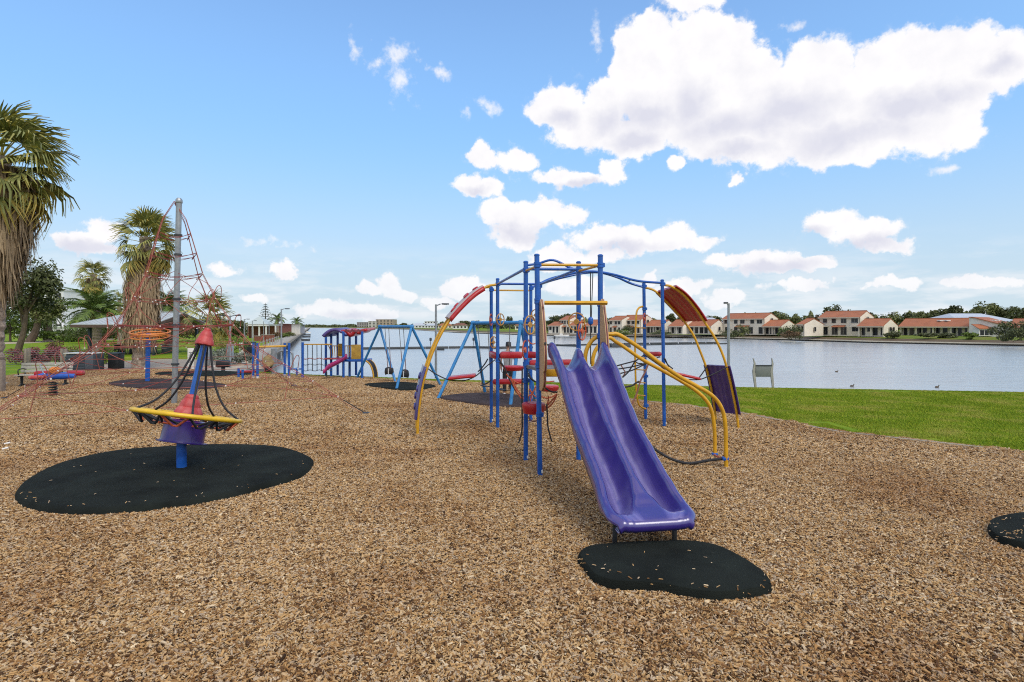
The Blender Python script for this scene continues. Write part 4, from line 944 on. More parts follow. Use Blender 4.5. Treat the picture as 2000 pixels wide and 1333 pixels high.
# ------------------------------------------------------------------ swings
def swing(name, label, a, b2, feet, seats, kind, rear=LBLUE):
    base = (feet[0] + feet[2]) / 2; T = thing(name, (base.x, base.y, 0), label, 'swing', 'swing sets by the water')
    MB().tube([a, b2], .055, 14).build('crossbar', LBLUE, T)
    for k, (f, e) in enumerate(zip(feet, (a, a, b2, b2))): MB().tube([V3((f.x, f.y, -.05)), e], .05, 12).build('leg', LBLUE, T)
    for e in (a, b2):
        MB().rbox(e, (.16, .14, .15), .05).build('crossbar_bracket', LBLUE, T)
    d = (b2 - a).normalized(); pr = V3((-d.y, d.x, 0))
    for t, sway, z in seats:
        p = a.lerp(b2, t); c = V3((p.x, p.y, 0)) + pr * sway; c.z = z
        S = None
        if kind == 'bucket':
            mb = MB(); rows = []
            for zz, s in ((-.14, .10), (-.16, .16), (-.05, .19), (.10, .17), (.12, .15)): rows.append([c + V3((s * math.cos(q), s * math.sin(q) * .8, zz - .02 * (math.cos(q * 2)))) for q in [2 * math.pi * i / 16 for i in range(17)]])
            mb.grid(rows); S = mb.build('bucket_seat', mat('black_plastic', (.02, .02, .022), .45, .2), T); m_ = S.modifiers.new('thick', 'SOLIDIFY'); m_.thickness = .025
            MB().tube([c + V3((0, -.15, .09)), c + V3((0, -.15, -.13))], .02, 6).build('strap', CLAMP, S)
            w = .17
        else:
            mb = MB(); rows = [[c + d * x + pr * y + V3((0, 0, -.05 + .5 * x * x)) for x in [-.24 + .06 * i for i in range(9)]] for y in (-.08, 0, .08)]; mb.grid(rows)
            S = mb.build('sling_seat', mat('black_plastic', (.02, .02, .022), .45, .2), T); m_ = S.modifiers.new('thick', 'SOLIDIFY'); m_.thickness = .02; w = .23
        for s in (-1, 1):
            top = p + d * (w + .05) * s; bot = c + d * w * s + V3((0, 0, .08 if kind == 'bucket' else 0)); mid = top.lerp(bot, .55)
            MB().tube([top, mid], .012, 5).build('chain', mat('chain_steel', (.20, .20, .21), .4, .2, 30, metal=.5), T)
            MB().tube([mid, bot], .014, 6).build('chain_sleeve', mat('chain_sleeve_red', (.20, .07, .045), .6, .2) if kind == 'bucket' else BLACKR, T)
    return T
swing('swing_set', 'light blue swing set with two black bucket seats', W(742, 638.5, 23.7), W(804, 638.5, 20.8), [G(696, 739), G(773, 747), G(773, 763), G(862, 753)], [(.24, .1, .46), (.70, .12, .46)], 'bucket')
swing('swing_set', 'light blue swing set with flat sling seats, half hidden behind the climbing frame', W(924, 631.5, 18.4), W(1017, 630.5, 16.4), [G(854, 780), G(948, 768), G(996, 796), G(1046, 782)], [(.22, .15, .40), (.68, .0, .40)], 'sling')
# ------------------------------------------------------------------ the person watching the lake
def skin_mesh(name, joints, edges, m, parent, sub=2):
    """one continuous skin grown over a skeleton: joints = {key: (point, radius)}"""
    ks = list(joints); me = bpy.data.meshes.new(name); org = ORG[parent.name]
    me.from_pydata([tuple(V3(joints[k][0]) - org) for k in ks], [(ks.index(a), ks.index(b2)) for a, b2 in edges], [])
    o = bpy.data.objects.new(name, me); COL.objects.link(o); o.modifiers.new('skin', 'SKIN'); sv = me.skin_vertices[0].data
    for i, k in enumerate(ks):
        r_ = joints[k][1]; sv[i].radius = r_ if isinstance(r_, tuple) else (r_, r_)
    sv[0].use_root = True
    sb = o.modifiers.new('sub', 'SUBSURF'); sb.levels = sb.render_levels = sub
    dg = bpy.context.evaluated_depsgraph_get(); m2 = bpy.data.meshes.new_from_object(o.evaluated_get(dg)); m2.name = name
    bpy.data.objects.remove(o); m2.materials.append(m); m2.shade_smooth()
    o = bpy.data.objects.new(name, m2); COL.objects.link(o); o.parent = parent; ORG[o.name] = org; return o
pc = G(992, 773.5); PS = thing('person', pc, 'person in grey t-shirt and black trousers standing with back turned, facing the lake', 'person')
def pp(x, y, z): return pc + V3((x, y, z))
SKIN = mat('skin', (.40, .22, .15), .55, .08); SHIRT = mat('grey_tshirt', (.30, .30, .31), .9, .08, 8); TROU = mat('black_trousers', (.014, .014, .017), .8, .2); HAIR = mat('dark_hair', (.012, .010, .009), .5, .2, 60)
J = {'pel': (pp(0, 0, .95), .10), 'wst': (pp(0, .0, 1.08), .105), 'chs': (pp(.0, .01, 1.30), (.12, .10)), 'nck': (pp(0, .0, 1.46), .055), 'nk2': (pp(.01, .02, 1.52), .055),
     'hd1': (pp(.015, .03, 1.58), (.075, .082)), 'hd2': (pp(.015, .03, 1.645), (.078, .09)), 'hd3': (pp(.015, .025, 1.70), .055),
     'sl': (pp(-.17, .0, 1.40), .058), 'el': (pp(-.235, -.01, 1.13), .042), 'wl': (pp(-.22, .05, .90), .03), 'hl': (pp(-.21, .07, .82), (.02, .038)),
     'sr': (pp(.17, .0, 1.40), .058), 'er': (pp(.235, .02, 1.13), .042), 'wr': (pp(.20, .24, 1.20), .03), 'hr': (pp(.17, .31, 1.24), (.022, .036)),
     'h_l': (pp(-.09, 0, .88), .085), 'k_l': (pp(-.105, .015, .48), .058), 'a_l': (pp(-.12, -.01, .09), .038), 't_l': (pp(-.13, .13, .035), (.034, .03)),
     'h_r': (pp(.09, 0, .88), .085), 'k_r': (pp(.10, .015, .48), .058), 'a_r': (pp(.11, -.01, .09), .038), 't_r': (pp(.13, .13, .035), (.034, .03))}
for s, sx in (('l', -1), ('r', 1)):              # fingers and thumb
    h = V3(J['h' + s][0]); wv = (h - V3(J['w' + s][0])).normalized(); sd_ = V3((0, 1, 0)) if s == 'l' else V3((0, 0, 1))
    for f in range(4):
        b0 = h + sd_ * (.024 - .016 * f) + wv * .015; ln = (.075, .085, .08, .062)[f]; cv = V3((-sx, 0, 0)) * .4
        J['f%s%d0' % (s, f)] = (b0, .009); J['f%s%d1' % (s, f)] = (b0 + wv * ln * .5, .0085); J['f%s%d2' % (s, f)] = (b0 + (wv + cv) * ln * .85, .007)
    J['th%s0' % s] = (h + sd_ * .028 - wv * .02, .011); J['th%s1' % s] = (h + sd_ * .055 + wv * .02, .009)
ED = [('pel', 'wst'), ('wst', 'chs'), ('chs', 'nck'), ('nck', 'nk2'), ('nk2', 'hd1'), ('hd1', 'hd2'), ('hd2', 'hd3')]
for s in 'lr': ED += [('chs', 's' + s), ('s' + s, 'e' + s), ('e' + s, 'w' + s), ('w' + s, 'h' + s), ('pel', 'h_' + s), ('h_' + s, 'k_' + s), ('k_' + s, 'a_' + s), ('a_' + s, 't_' + s), ('h' + s, 'th%s0' % s), ('th%s0' % s, 'th%s1' % s)] + [e for f in range(4) for e in (('h' + s, 'f%s%d0' % (s, f)), ('f%s%d0' % (s, f), 'f%s%d1' % (s, f)), ('f%s%d1' % (s, f), 'f%s%d2' % (s, f)))]
bodyo = skin_mesh('body', J, ED, SKIN, PS, 1)
hc_ = pp(.015, .03, 1.62)
mb = MB()
for dx in (-.03, .03): mb.lathe([(.001, -.008), (.009, -.004), (.011, 0), (.009, .004), (.001, .008)], hc_ + V3((dx, .083, .02)), n=8)
mb.build('eyes', mat('eye_white', (.6, .6, .6), .3, .05), bodyo)
MB().lathe([(.004, -.03), (.014, -.02), (.010, 0), (.006, .02)], hc_ + V3((0, .09, 0)), n=8).build('nose', SKIN, bodyo)
MB().rbox(hc_ + V3((0, .082, -.045)), (.045, .012, .012), .005).build('mouth', mat('lips', (.35, .12, .10), .5, .05), bodyo)
for dx in (-.082, .082): MB().rbox(hc_ + V3((dx, -.005, 0)), (.018, .035, .06), .008).build('ear', SKIN, bodyo)
rows = []
for i in range(9):
    th = math.pi * .5 * (1 - i / 8) ; low = [-.05 if math.sin(a) < .3 else .045 for a in [2 * math.pi * j / 20 for j in range(21)]]
    rows.append([hc_ + V3((.092 * math.cos(a) * math.cos(math.pi / 2 - th) if False else .092 * math.cos(a) * math.sin(th), (.104 * math.sin(a)) * math.sin(th) - .004, low[j] * math.sin(th) ** 3 + .10 * math.cos(th) + .025)) for j, a in enumerate([2 * math.pi * j / 20 for j in range(21)])])
MB().grid(rows).build('hair', HAIR, PS, ang=80)
SJ = {'wst': (pp(0, 0, 1.06), (.135, .112)), 'low': (pp(0, 0, .93), (.14, .115)), 'chs': (pp(.0, .0, 1.30), (.155, .118)), 'nck': (pp(0, -.005, 1.44), (.075, .07)), 'sl': (pp(-.175, .0, 1.385), .072), 'el': (pp(-.222, -.005, 1.19), .060), 'sr': (pp(.175, .0, 1.385), .072), 'er': (pp(.222, .015, 1.19), .060)}
skin_mesh('tshirt', SJ, [('wst', 'low'), ('wst', 'chs'), ('chs', 'nck'), ('chs', 'sl'), ('sl', 'el'), ('chs', 'sr'), ('sr', 'er')], SHIRT, PS)
TJ = {'pel': (pp(0, 0, .93), (.125, .105)), 'top': (pp(0, 0, 1.0), (.12, .10))}
for s, sx in (('l', -1), ('r', 1)): TJ.update({'h' + s: (pp(.088 * sx, 0, .83), .100), 'k' + s: (pp(.102 * sx, .012, .48), .076), 'a' + s: (pp(.115 * sx, -.008, .12), .060)})
skin_mesh('trousers', TJ, [('pel', 'top')] + [e for s in 'lr' for e in (('pel', 'h' + s), ('h' + s, 'k' + s), ('k' + s, 'a' + s))], TROU, PS)
for sx in (-1, 1): MB().rbox(pp(.12 * sx, .045, .045), (.09, .27, .09), .035, rz=-.1 * sx, seg=3).build('shoe', mat('white_shoe', (.7, .7, .68), .5, .05), PS)
# ------------------------------------------------------------------ agility bars, balance beam, bench step
TR = thing('agility_trail', G(530, 740), 'row of blue posts with yellow overhead bar, red balance beam and blue step', 'agility trail')
for x, yt, yb in ((494.5, 670, 739.5), (503, 670.5, 741), (556, 670, 737), (564.5, 670.5, 740)):
    p = G(x, yb); t = W(x, yt, p.y); MB().tube([p, t], .052, 12).build('post', BLUE, TR)
    MB().tube([p, p + V3((0, 0, .12))], .058, 10).build('post_sticker', CLAMP, TR)
MB().tube([W(503, 678, 24.4), W(558, 676.5, 25.0)], .045, 10).build('overhead_bar', YEL, TR)
MB().rbox((W(483, 726, 25.2)), (.85, .22, .10), .04).build('balance_beam', RED, TR)
for x in (466, 474): p = G(x, 742 - (474 - x) * .5); MB().tube([p, V3((p.x, p.y, .42))], .05, 10).build('beam_leg', BLUE, TR)
MB().rbox(W(578, 721, 25.0), (.62, .22, .05), .02).build('step_board', BLUE, TR)
p = G(580, 733); MB().tube([p, V3((p.x, p.y, .34))], .045, 10).build('step_leg', BLUE, TR)
# ------------------------------------------------------------------ small play unit with magenta slide
PU = thing('play_unit', G(670, 738), 'small play unit with wavy purple and red roofs, magenta slide and rope net', 'play unit')
UP = {}
for k, (x, yt, yb) in enumerate(((591, 669, 739), (636.5, 652, 734), (646.8, 648, 736), (659.5, 648, 733), (670.8, 648, 739), (682.8, 653, 736), (695.5, 652, 733), (707.3, 648, 740))):
    p = G(x, yb); UP[k] = p; MB().tube([p, W(x, yt, p.y)], .055, 12).build('post', BLUE, PU)
def wavy(x0, x1, f, m, name='roof'):
    rows = []
    for j in range(7):
        Y = 24.7 + j * .28; rows.append([W(x0 + (x1 - x0) * i / 24, f(i / 24, j / 6), 24.7) + V3((0, Y - 24.7, 0)) for i in range(25)])
    o = MB().grid(rows).build(name, m, PU, ang=60); md = o.modifiers.new('thick', 'SOLIDIFY'); md.thickness = .12; md.offset = 0; return o
wavy(630.5, 676.5, lambda s, v: 657 - 13.5 * math.sin(math.pi * min(1, s * 1.02)) ** .8 + (0 if s < .8 else -2.) + (v - .5) * -1.5, mat('roof_purple', (.10, .07, .24), .4, .15, 4))
rr_ = wavy(666, 715, lambda s, v: 646 + 9.5 * math.exp(-((s - .38) / .12) ** 2) + 5 * math.exp(-((s - .70) / .09) ** 2) - 2 * s - (v - .5) * 3, RED)
for k in range(9): MB().lathe([(.05, -.02), (.06, .0), (.05, .02)], W(676 + k * 4, 645.5 + (k % 3) * 1.2, 24.5), Matrix.Rotation(R(80), 3, 'X'), 8).build('roof_hole', MAROON, rr_)
YB = mat('yellow_board', (.55, .33, .05), .55, .2, 5, fade=(.42, .24, .05), fsc=4)
for x0, x1, y0, y1, Y in ((686, 706, 673.5, 702, 25.0), (660, 670, 671.5, 697, 26.2)):
    a, b2 = W(x0, y1, Y), W(x1, y0, Y); MB().rbox((a + b2) / 2, (b2.x - a.x, .05, b2.z - a.z), .02).build('board', YB, PU)
MB().rbox(W(693, 703.5, 25.4), (1.3, 1.0, .10), .02).build('deck', BLUE, PU); MB().rbox(W(660, 700.5, 25.6), (1.0, .8, .06), .02).build('deck', RED, PU)
MAG = mat('magenta_plastic', (.42, .03, .16), .3, .15, 4, coat=.3)
sa, sb_ = W(677, 699, 24.9), W(631, 729, 23.9); rows = []
for i in range(15):
    t = i / 14; c = sa.lerp(sb_, t); c.z = sa.z + (sb_.z - sa.z) * (t + .05 * math.sin(t * 6.28)); 
    if t > .85: c.z = max(c.z, sb_.z + .03)
    sdn = V3((.35, -.94, 0)); h = .16 if t < .9 else .1
    rows.append([c + sdn * y + V3((0, 0, z)) for y, z in ((-.27, h - .14), (-.26, h), (-.22, h), (-.19, .03), (0, 0), (.19, .03), (.22, h), (.26, h), (.27, h - .14))])
o = MB().grid(rows).build('slide', MAG, PU, ang=50); md = o.modifiers.new('thick', 'SOLIDIFY'); md.thickness = .03
p = G(638, 738); MB().tube([p, p + V3((0, 0, .25))], .03, 8).build('slide_leg', DSTEEL, PU)
for y, m_, r_ in ((673, YEL, .028), (701, REDR, .02), (712.5, DSTEEL, .016), (724, DSTEEL, .016)):
    q = [W(x, y + (1.2 * math.sin(x * .35) if y > 680 else 0), 24.9) for x in range(592, 649, 4)]; MB().tube(q, r_, 6).build('net_rope' if y > 680 else 'net_rail', m_, PU)
for x in (601, 610, 619, 627.5): MB().tube([W(x, 673, 24.9), W(x + .3, 725, 24.9)], .017, 6).build('net_rope', DSTEEL, PU)
MB().tube(cat([W(636, 673, 25.1), W(641, 675, 25.1), W(645, 684, 25.1), W(645.5, 700, 25.1)], 4), .02, 6).build('net_rope', mat('brown_tube', (.2, .09, .03), .6, .1), PU)
for i in range(9):
    x = 649 + i * 4.2; MB().tube([W(x, 676, 25.4), W(x + 1.5 - i * .3, 697, 25.4)], .016, 5).build('baluster', YEL, PU)
MB().tube([W(648, 676, 25.4), W(686, 676, 25.4)], .022, 6).build('guard_rail', YEL, PU)
q = [W(710, 703, 25.2), W(718, 704, 25.2), (W(727, 712, 25.2)), W(732, 726, 25.2), W(733.5, 740, 25.2)]; cq = cat(q, 4)
for dy in (-.35, .35): MB().tube([p + V3((0, dy, 0)) for p in cq], .035, 8).build('crawl_arch', YEL, PU)
for i in range(1, len(cq)):
    for j in range(4): 
        a = cq[i - 1] + V3((0, -.35 + .175 * j, 0)); b2 = cq[i] + V3((0, -.35 + .175 * (j + 1), 0)); MB().tube([a, b2], .025, 5).build('crawl_rope', BLACKR, PU)
        a = cq[i - 1] + V3((0, -.35 + .175 * (j + 1), 0)); b2 = cq[i] + V3((0, -.35 + .175 * j, 0)); MB().tube([a, b2], .025, 5).build('crawl_rope', BLACKR, PU)
MB().tube([W(704, 735, 25.5), W(716, 738, 25.2)], .035, 8).build('crawl_arch', YEL, PU)
# exercise machine
p = G(535.5, 731); EX = thing('exercise_machine', p, 'grey outdoor exercise machine with curved handle tubes beside the agility bars', 'exercise machine')
MB().tube([p, W(535.5, 681, p.y)], .13, 16).build('column', STEEL, EX)
MB().tube(cat([W(538, 694, p.y), W(546, 687, p.y), W(557, 685, p.y), W(568, 688, p.y), W(571.5, 694, p.y), W(571.5, 720, p.y)], 4), .05, 8).build('handle_tube', STEEL, EX)
MB().tube(cat([W(524, 690, p.y), W(518, 700, p.y), W(509, 706, p.y), W(511, 714, p.y), W(520, 718, p.y), W(531, 716, p.y)], 4), .04, 8).build('handle_tube', STEEL, EX)
MB().lathe([(.25, -.04), (.3, 0), (.25, .04)], W(524, 706, p.y - .1), Matrix.Rotation(R(75), 3, 'X'), 18).build('wheel', mat('machine_brass', (.30, .22, .09), .5, .3, 5), EX)
MB().rbox(W(524, 722, p.y), (.32, .3, .22), .04).build('seat', mat('black_plastic', (.02, .02, .022), .45, .2), EX)
p = G(436, 728); CB = thing('spring_rider', p, 'small black spring rider on the mulch beside the net climber', 'spring rider'); MB().rbox(p + V3((0, 0, .42)), (.62, .35, .34), .08, rz=.2).build('seat', mat('black_plastic', (.02, .02, .022), .45, .2), CB); MB().tube([p, p + V3((0, 0, .3))], .09, 10).build('spring', DSTEEL, CB)
# ------------------------------------------------------------------ lamp posts
def lamp(x, yb, yt, label, arm=1, rad=.055, Y=None, arms=(1,)):
    p = G(x, yb) if Y is None else V3(((x - 1000) / F * Y, Y, 0)); t = W(x, yt, p.y); T = thing('lamp_post', p, label, 'lamp post', 'slim lamp posts around the park')
    MB().tube([p, t], [rad, rad * .8], 10).build('pole', STEEL, T)
    for a in arms:
        e = t + V3((a * (.2 if arms != (-1,) else .08), 0, .02)); MB().tube([t - V3((0, 0, .06)), e], rad * .45, 8).build('arm', STEEL, T)
        h = MB(); h.rbox(e + V3((a * (.2 if arms != (-1,) else .02), 0, .0)), ((.32, .13, .06) if arms != (-1,) else (.15, .12, .06)), .022); o = h.build('lamp_head', DSTEEL, T)
        MB().rbox(e + V3((a * (.2 if arms != (-1,) else .02), 0, -.035)), (.14, .1, .014), .004).build('lens', mat('lamp_lens', (.55, .55, .52), .25, .05), o)
    return T
lamp(851.5, 739.5, 595, 'slim grey lamp post between the two swing sets'); lamp(1423, 757, 593, 'slim grey lamp post on the lawn behind the purple arch panel', arms=(-1,))
lamp(549.5, 702, 604, 'tall lamp post on the promenade with one arm, behind the agility bars', Y=39); lamp(449.5, 720, 617, 'double-armed lamp post with a grey control box, right of the net', arms=(1, -1))
lamp(477, 690, 624, 'lamp post on the lawn just left of the white kiosk', Y=58); lamp(493, 680, 627, 'lamp post directly in front of the white kiosk', Y=74)
lamp(515, 677, 628, 'thin white pole right of the white kiosk, under the pine', Y=78, arms=()); lamp(525.5, 673, 629, 'thinnest white pole at the brick garden wall', Y=86, arms=())
p = G(449.5, 719); MB().rbox(W(449.5, 686, p.y - .15), (.3, .22, .75), .02).build('control_box', STEEL, bpy.data.objects['lamp_post.003'])
# ------------------------------------------------------------------ viewing sign on the lawn, ducks
p = G(1488.5, 757); SG = thing('sign', p, 'low grey notice panel between two wavy timber posts on the lawn edge', 'sign')
for s, xs in ((-1, (1474, 1471.5, 1469.5, 1472.5, 1470.5)), (1, (1508, 1506, 1504, 1507.5, 1507))):
    l = [W(x, y, p.y) for x, y in zip(xs, (757.5, 742, 726, 710, 700))]; r_ = [W(x + w, y, p.y) for x, w, y in zip(xs, (3.4, 4.5, 5, 2.8, .6), (757.5, 742, 726, 710, 700))]
    MB().prism(l + r_[::-1], (0, -.03, 0), (0, .03, 0)).build('post', mat('pale_post', (.34, .33, .28), .8, .15, 9), SG)
a, b2 = W(1475.5, 736.5, p.y), W(1506.5, 715, p.y); MB().rbox((a + b2) / 2, (b2.x - a.x, .04, b2.z - a.z), .01).build('panel', mat('sign_grey', (.17, .185, .17), .6, .1, 5), SG)
MB().beam(W(1475, 714, p.y), W(1507, 714, p.y), .08, .03).build('panel_rim', DSTEEL, SG)
for nm, x, y, lab in (('duck', 1664, 755.5, 'duck swimming near the lawn edge, middle of the three'), ('duck', 1830, 757.5, 'duck swimming furthest to the right'), ('duck', 1634, 727, 'duck out on the water beyond the other two')):
    q = G(x, y, WZ); D = thing(nm, q, lab, 'duck', 'ducks on the lake'); D.scale = (.55, .55, .55); DM = mat('duck_brown', (.10, .075, .05), .8, .3, 20)
    mb = MB(); mb.lathe([(.01, -.22), (.05, -.2), (.10, -.12), (.115, 0), (.09, .12), (.04, .18), (.01, .2)], q + V3((0, 0, .06)), Matrix.Rotation(R(90), 3, 'Y'), 12); mb.tube(cat([q + V3((.12, 0, .08)), q + V3((.19, 0, .17)), q + V3((.2, 0, .24))], 3), [.05] * 3 + [.04] * 4, 8); mb.lathe([(.01, -.05), (.045, -.02), (.048, .02), (.01, .055)], q + V3((.21, 0, .26)), n=10); mb.build('body', DM, D, ang=80)
    MB().tube([q + V3((.24, 0, .255)), q + V3((.31, 0, .245))], [.016, .01], 6).build('bill', mat('bill', (.3, .2, .05), .5, .1), D)
# ------------------------------------------------------------------ bench, spring rider, fence, barbecue, bins
p = G(83, 755); BN = thing('park_bench', p, 'slatted pale park bench with black cast-iron ends on the paving', 'bench')
SLAT = mat('pale_slat', (.44, .42, .36), .6, .1, 9); IRON = mat('black_iron', (.015, .018, .018), .5, .2)
bx = V3((.95, .30, 0)).normalized(); by = V3((-bx.y, bx.x, 0)); bc = p + by * .1
def bq(u, v, z): return bc + bx * u + by * v + V3((0, 0, z))
for k, (v, z, tilt) in enumerate(((-.20, .43, 0), (-.08, .425, 0), (.04, .42, 0), (.16, .425, 0))): MB().beam(bq(-.82, v, z), bq(.82, v, z), .105, .035, .008).build('seat_slat', SLAT, BN)
for k, (v, z) in enumerate(((.25, .56), (.28, .685), (.31, .81))): MB().beam(bq(-.82, v, z), bq(.82, v, z), .03, .105, .008).build('back_slat', SLAT, BN)
for u in (-.68, .68):
    mb = MB(); mb.tube(cat([bq(u, -.25, .40), bq(u, .0, .39), bq(u, .2, .40), bq(u, .29, .6), bq(u, .34, .88)], 4), .024, 8); fr = mb.build('end_frame', IRON, BN)
    MB().tube([bq(u, 0, .38), bq(u, 0, .03)], [.05, .04], 8).build('pedestal', IRON, BN); MB().tube(cat([bq(u, -.28, .02), bq(u, -.1, .08), bq(u, 0, .12), bq(u, .1, .08), bq(u, .28, .02)], 3), .022, 6).build('foot', IRON, BN)
    MB().tube(cat([bq(u, .29, .62), bq(u, .1, .66), bq(u, -.22, .64), bq(u, -.27, .56), bq(u, -.22, .42)], 4), .02, 8).build('armrest', IRON, BN)
p = G(104, 775); SR = thing('spring_rider', p, 'blue and red aeroplane spring rider near the bench', 'spring rider'); rz_ = p + V3((0, 0, .62))
RB = mat('rider_blue', (.02, .10, .45), .4, .1); 
MB().tube([p + V3((.11 * math.cos(k * .9), .11 * math.sin(k * .9), .02 + k * .011)) for k in range(42)], .022, 6).build('spring', IRON, SR)
MB().tube([rz_ + V3((-.62, -.1, -.02)), rz_ + V3((-.3, -.05, .02)), rz_ + V3((.35, .05, .04)), rz_ + V3((.62, .1, .02))], [.06, .11, .11, .07], 12).build('fuselage', RB, SR)
for dx, dy, l in ((-.5, .25, .5), (.48, .3, .5)): MB().rbox(rz_ + V3((dx, dy, .10)), (l, .24, .16), .06, rz=.25).build('wing', RED, SR)
MB().rbox(rz_ + V3((-.25, -.3, .03)), (.42, .26, .10), .04, rz=.4).build('wing', FRED, SR); MB().lathe([(.05, -.1), (.16, -.05), (.17, .05), (.08, .13)], rz_ + V3((.06, 0, .2)), n=14).build('seat', OY, SR)
MB().tube([rz_ + V3((-.3, 0, .1)), rz_ + V3((-.42, 0, .36)), rz_ + V3((-.48, .2, .40))], .02, 6).build('handle', STEEL, SR)
FN = thing('wire_fence', G(92, 718), 'low wire fence on weathered timber posts behind the bench', 'fence')
fpx = [(-22, 722), (50, 717.5), (57, 716), (121, 717.5), (128.5, 719), (190, 707)]; fz = [1.0] * 6; fp = [G(x, y) for x, y in fpx]
for q in fp: MB().rbox(q + V3((0, 0, .48)), (.13, .12, 1.06), .02).build('post', TIMBER, FN)
for h in [.08 + .1 * k for k in range(9)]:
    for a, b2 in zip(fp, fp[1:]): MB().tube([a + V3((0, 0, h)), b2 + V3((0, 0, h))], .006, 4).build('wire', STEEL, FN)
q = G(2.5, 766); PO = thing('bollard', q, 'short weathered timber post in front of the big palm trunk', 'bollard'); MB().rbox(q + V3((0, 0, .52)), (.17, .17, 1.06), .02).build('post', TIMBER, PO); MB().rbox(q + V3((0, 0, 1.06)), (.15, .15, .03), .012).build('post_top', TIMBER, PO)
p = G(158, 725); BQ = thing('barbecue', p, 'dark slate barbecue bench box with white top behind the fence', 'barbecue')
SLATE = mat('slate_panel', (.045, .058, .072), .55, .12, 4)
MB().rbox(p + V3((0, .3, .42)), (1.42, .7, .84), .02).build('body', SLATE, BQ); MB().rbox(p + V3((-.06, .3, .88)), (1.5, .8, .05), .01).build('top', mat('white_top', (.62, .62, .58), .4, .05), BQ); MB().rbox(p + V3((.45, -.06, .45)), (.42, .02, .7), .008).build('door', mat('slate_door', (.085, .10, .12), .5, .1), BQ)
for k in range(5): MB().rbox(p + V3((-.28, -.055, .16 + .13 * k)), (.98, .012, .1), .004).build('panel', SLATE, BQ)
for x, y, lab in ((227, 721, 'black litter bin beside the pavilion path'), (488, 695, 'black litter bin with a white side far along the path')):
    p = G(x, y); B_ = thing('litter_bin', p, lab, 'bin'); s = 1. if x < 400 else 1.25
    MB().rbox(p + V3((0, 0, .40 * s)), (.56 * s, .5 * s, .8 * s), .04).build('body', mat('bin_black', (.014, .016, .018), .5, .2), B_); MB().rbox(p + V3((0, 0, .82 * s)), (.6 * s, .54 * s, .06), .02).build('lid', SLATE, B_)
    if x > 400: MB().rbox(p + V3((-.52, 0, .4 * s)), (.4, .5, .85 * s), .03).build('side_panel', WHITE, B_)
p = G(372.5, 722); NB = thing('sign', p, 'white information board on a grey post behind the net mast', 'sign'); MB().rbox(W(372.5, 701, p.y), (.32, .03, 1.1), .01).build('panel', WHITE, NB); MB().tube([p, W(372.5, 690, p.y)], .03, 8).build('post', STEEL, NB)
for i, (yy, w) in enumerate(((689, .2), (694, .22), (697, .18), (706, .22), (709, .2), (712, .14))): MB().box(W(372.5, yy, p.y - .022), (w, .004, .022)).build('print_line', DSTEEL, bpy.data.objects[NB.children[0].name])
p = G(405, 715); NP = thing('post', p, 'broad pale post standing on the paving right of the net mast', 'post'); MB().rbox(W(405, 694, p.y), (.26, .2, 1.15), .03).build('column', STEEL, NP); MB().rbox(W(405, 678.5, p.y), (.30, .24, .05), .015).build('cap', STEEL, NP)
# ------------------------------------------------------------------ pavilion
PV = thing('pavilion', (-28.3, 44, 0), 'open picnic pavilion with grey metal hip roof on dark posts', 'pavilion')
ROOFG = mat('grey_metal_roof', (.44, .47, .47), .55, .08, .8, fade=(.38, .41, .41), fsc=.7); FASC = mat('dark_fascia', (.10, .06, .045), .7, .2)
ze, zr = 2.33, 3.30; XR = -26.9
A_, B_, C_, D_ = V3((-33.1, 43, ze)), V3((XR, 43, ze)), V3((XR, 51, ze)), V3((-33.1, 51, ze)); r0, r1 = V3((-31.0, 47, zr)), V3((XR, 47, zr))
def roofplane(pts_, th=.06): return MB().prism(pts_, (0, 0, 0), (0, 0, th)).build('roof_sheet', ROOFG, PV)
roofplane([A_, B_, r1, r0]); roofplane([C_, D_, r0, r1]); roofplane([D_, A_, r0])
MB().beam(r0 + V3((0, 0, .09)), r1 + V3((0, 0, .09)), .2, .05).build('ridge_cap', ROOFG, PV)
for a, b2 in ((A_, B_), (C_, D_), (D_, A_), (B_, r1), (C_, r1)): MB().beam(a - V3((0, 0, .10)), b2 - V3((0, 0, .10)), .08, .2).build('fascia', FASC, PV)
MB().prism([V3((XR - .5, 43.4, ze - .1)), V3((XR - .5, 50.6, ze - .1)), V3((XR - .5, 47, zr - .16))], (0, 0, 0), (.06, 0, 0)).build('gable_lining', mat('stained_timber', (.16, .085, .05), .7, .2, 6), PV)
for k in range(1, 17):
    t = k / 17; a = A_.lerp(B_, t); top = A_.lerp(r0, (a.x - A_.x) / (r0.x - A_.x)) if a.x < r0.x else V3((a.x, 47, zr))
    MB().beam(a + V3((0, 0, .075)), V3((a.x, top.y, top.z + .075)), .025, .025).build('roof_rib', ROOFG, PV)
for x, y in ((-32.4, 44), (-27.5, 44), (-32.4, 50), (-27.5, 50), (-30, 50)): MB().rbox((x, y, 1.12), (.2, .2, 2.25), .015).build('post', mat('navy_post', (.02, .035, .05), .5, .1), PV)
for x in (-31.2, -28.6):
    q = V3((x, 46.5, 0)); TB = thing('picnic_table', q, 'picnic table under the pavilion roof, ' + ('nearer its dark corner post at the bench side' if x < -30 else 'nearer the palm trunk'), 'table', 'picnic tables')
    MB().rbox(q + V3((0, 0, .74)), (1.8, .8, .06), .01).build('tabletop', TIMBER, TB)
    for s in (-1, 1): MB().rbox(q + V3((0, s * .65, .44)), (1.8, .28, .05), .01).build('seat', TIMBER, TB); MB().rbox(q + V3((s * .6, 0, .36)), (.08, 1.3, .72), .01).build('leg', DSTEEL, TB)

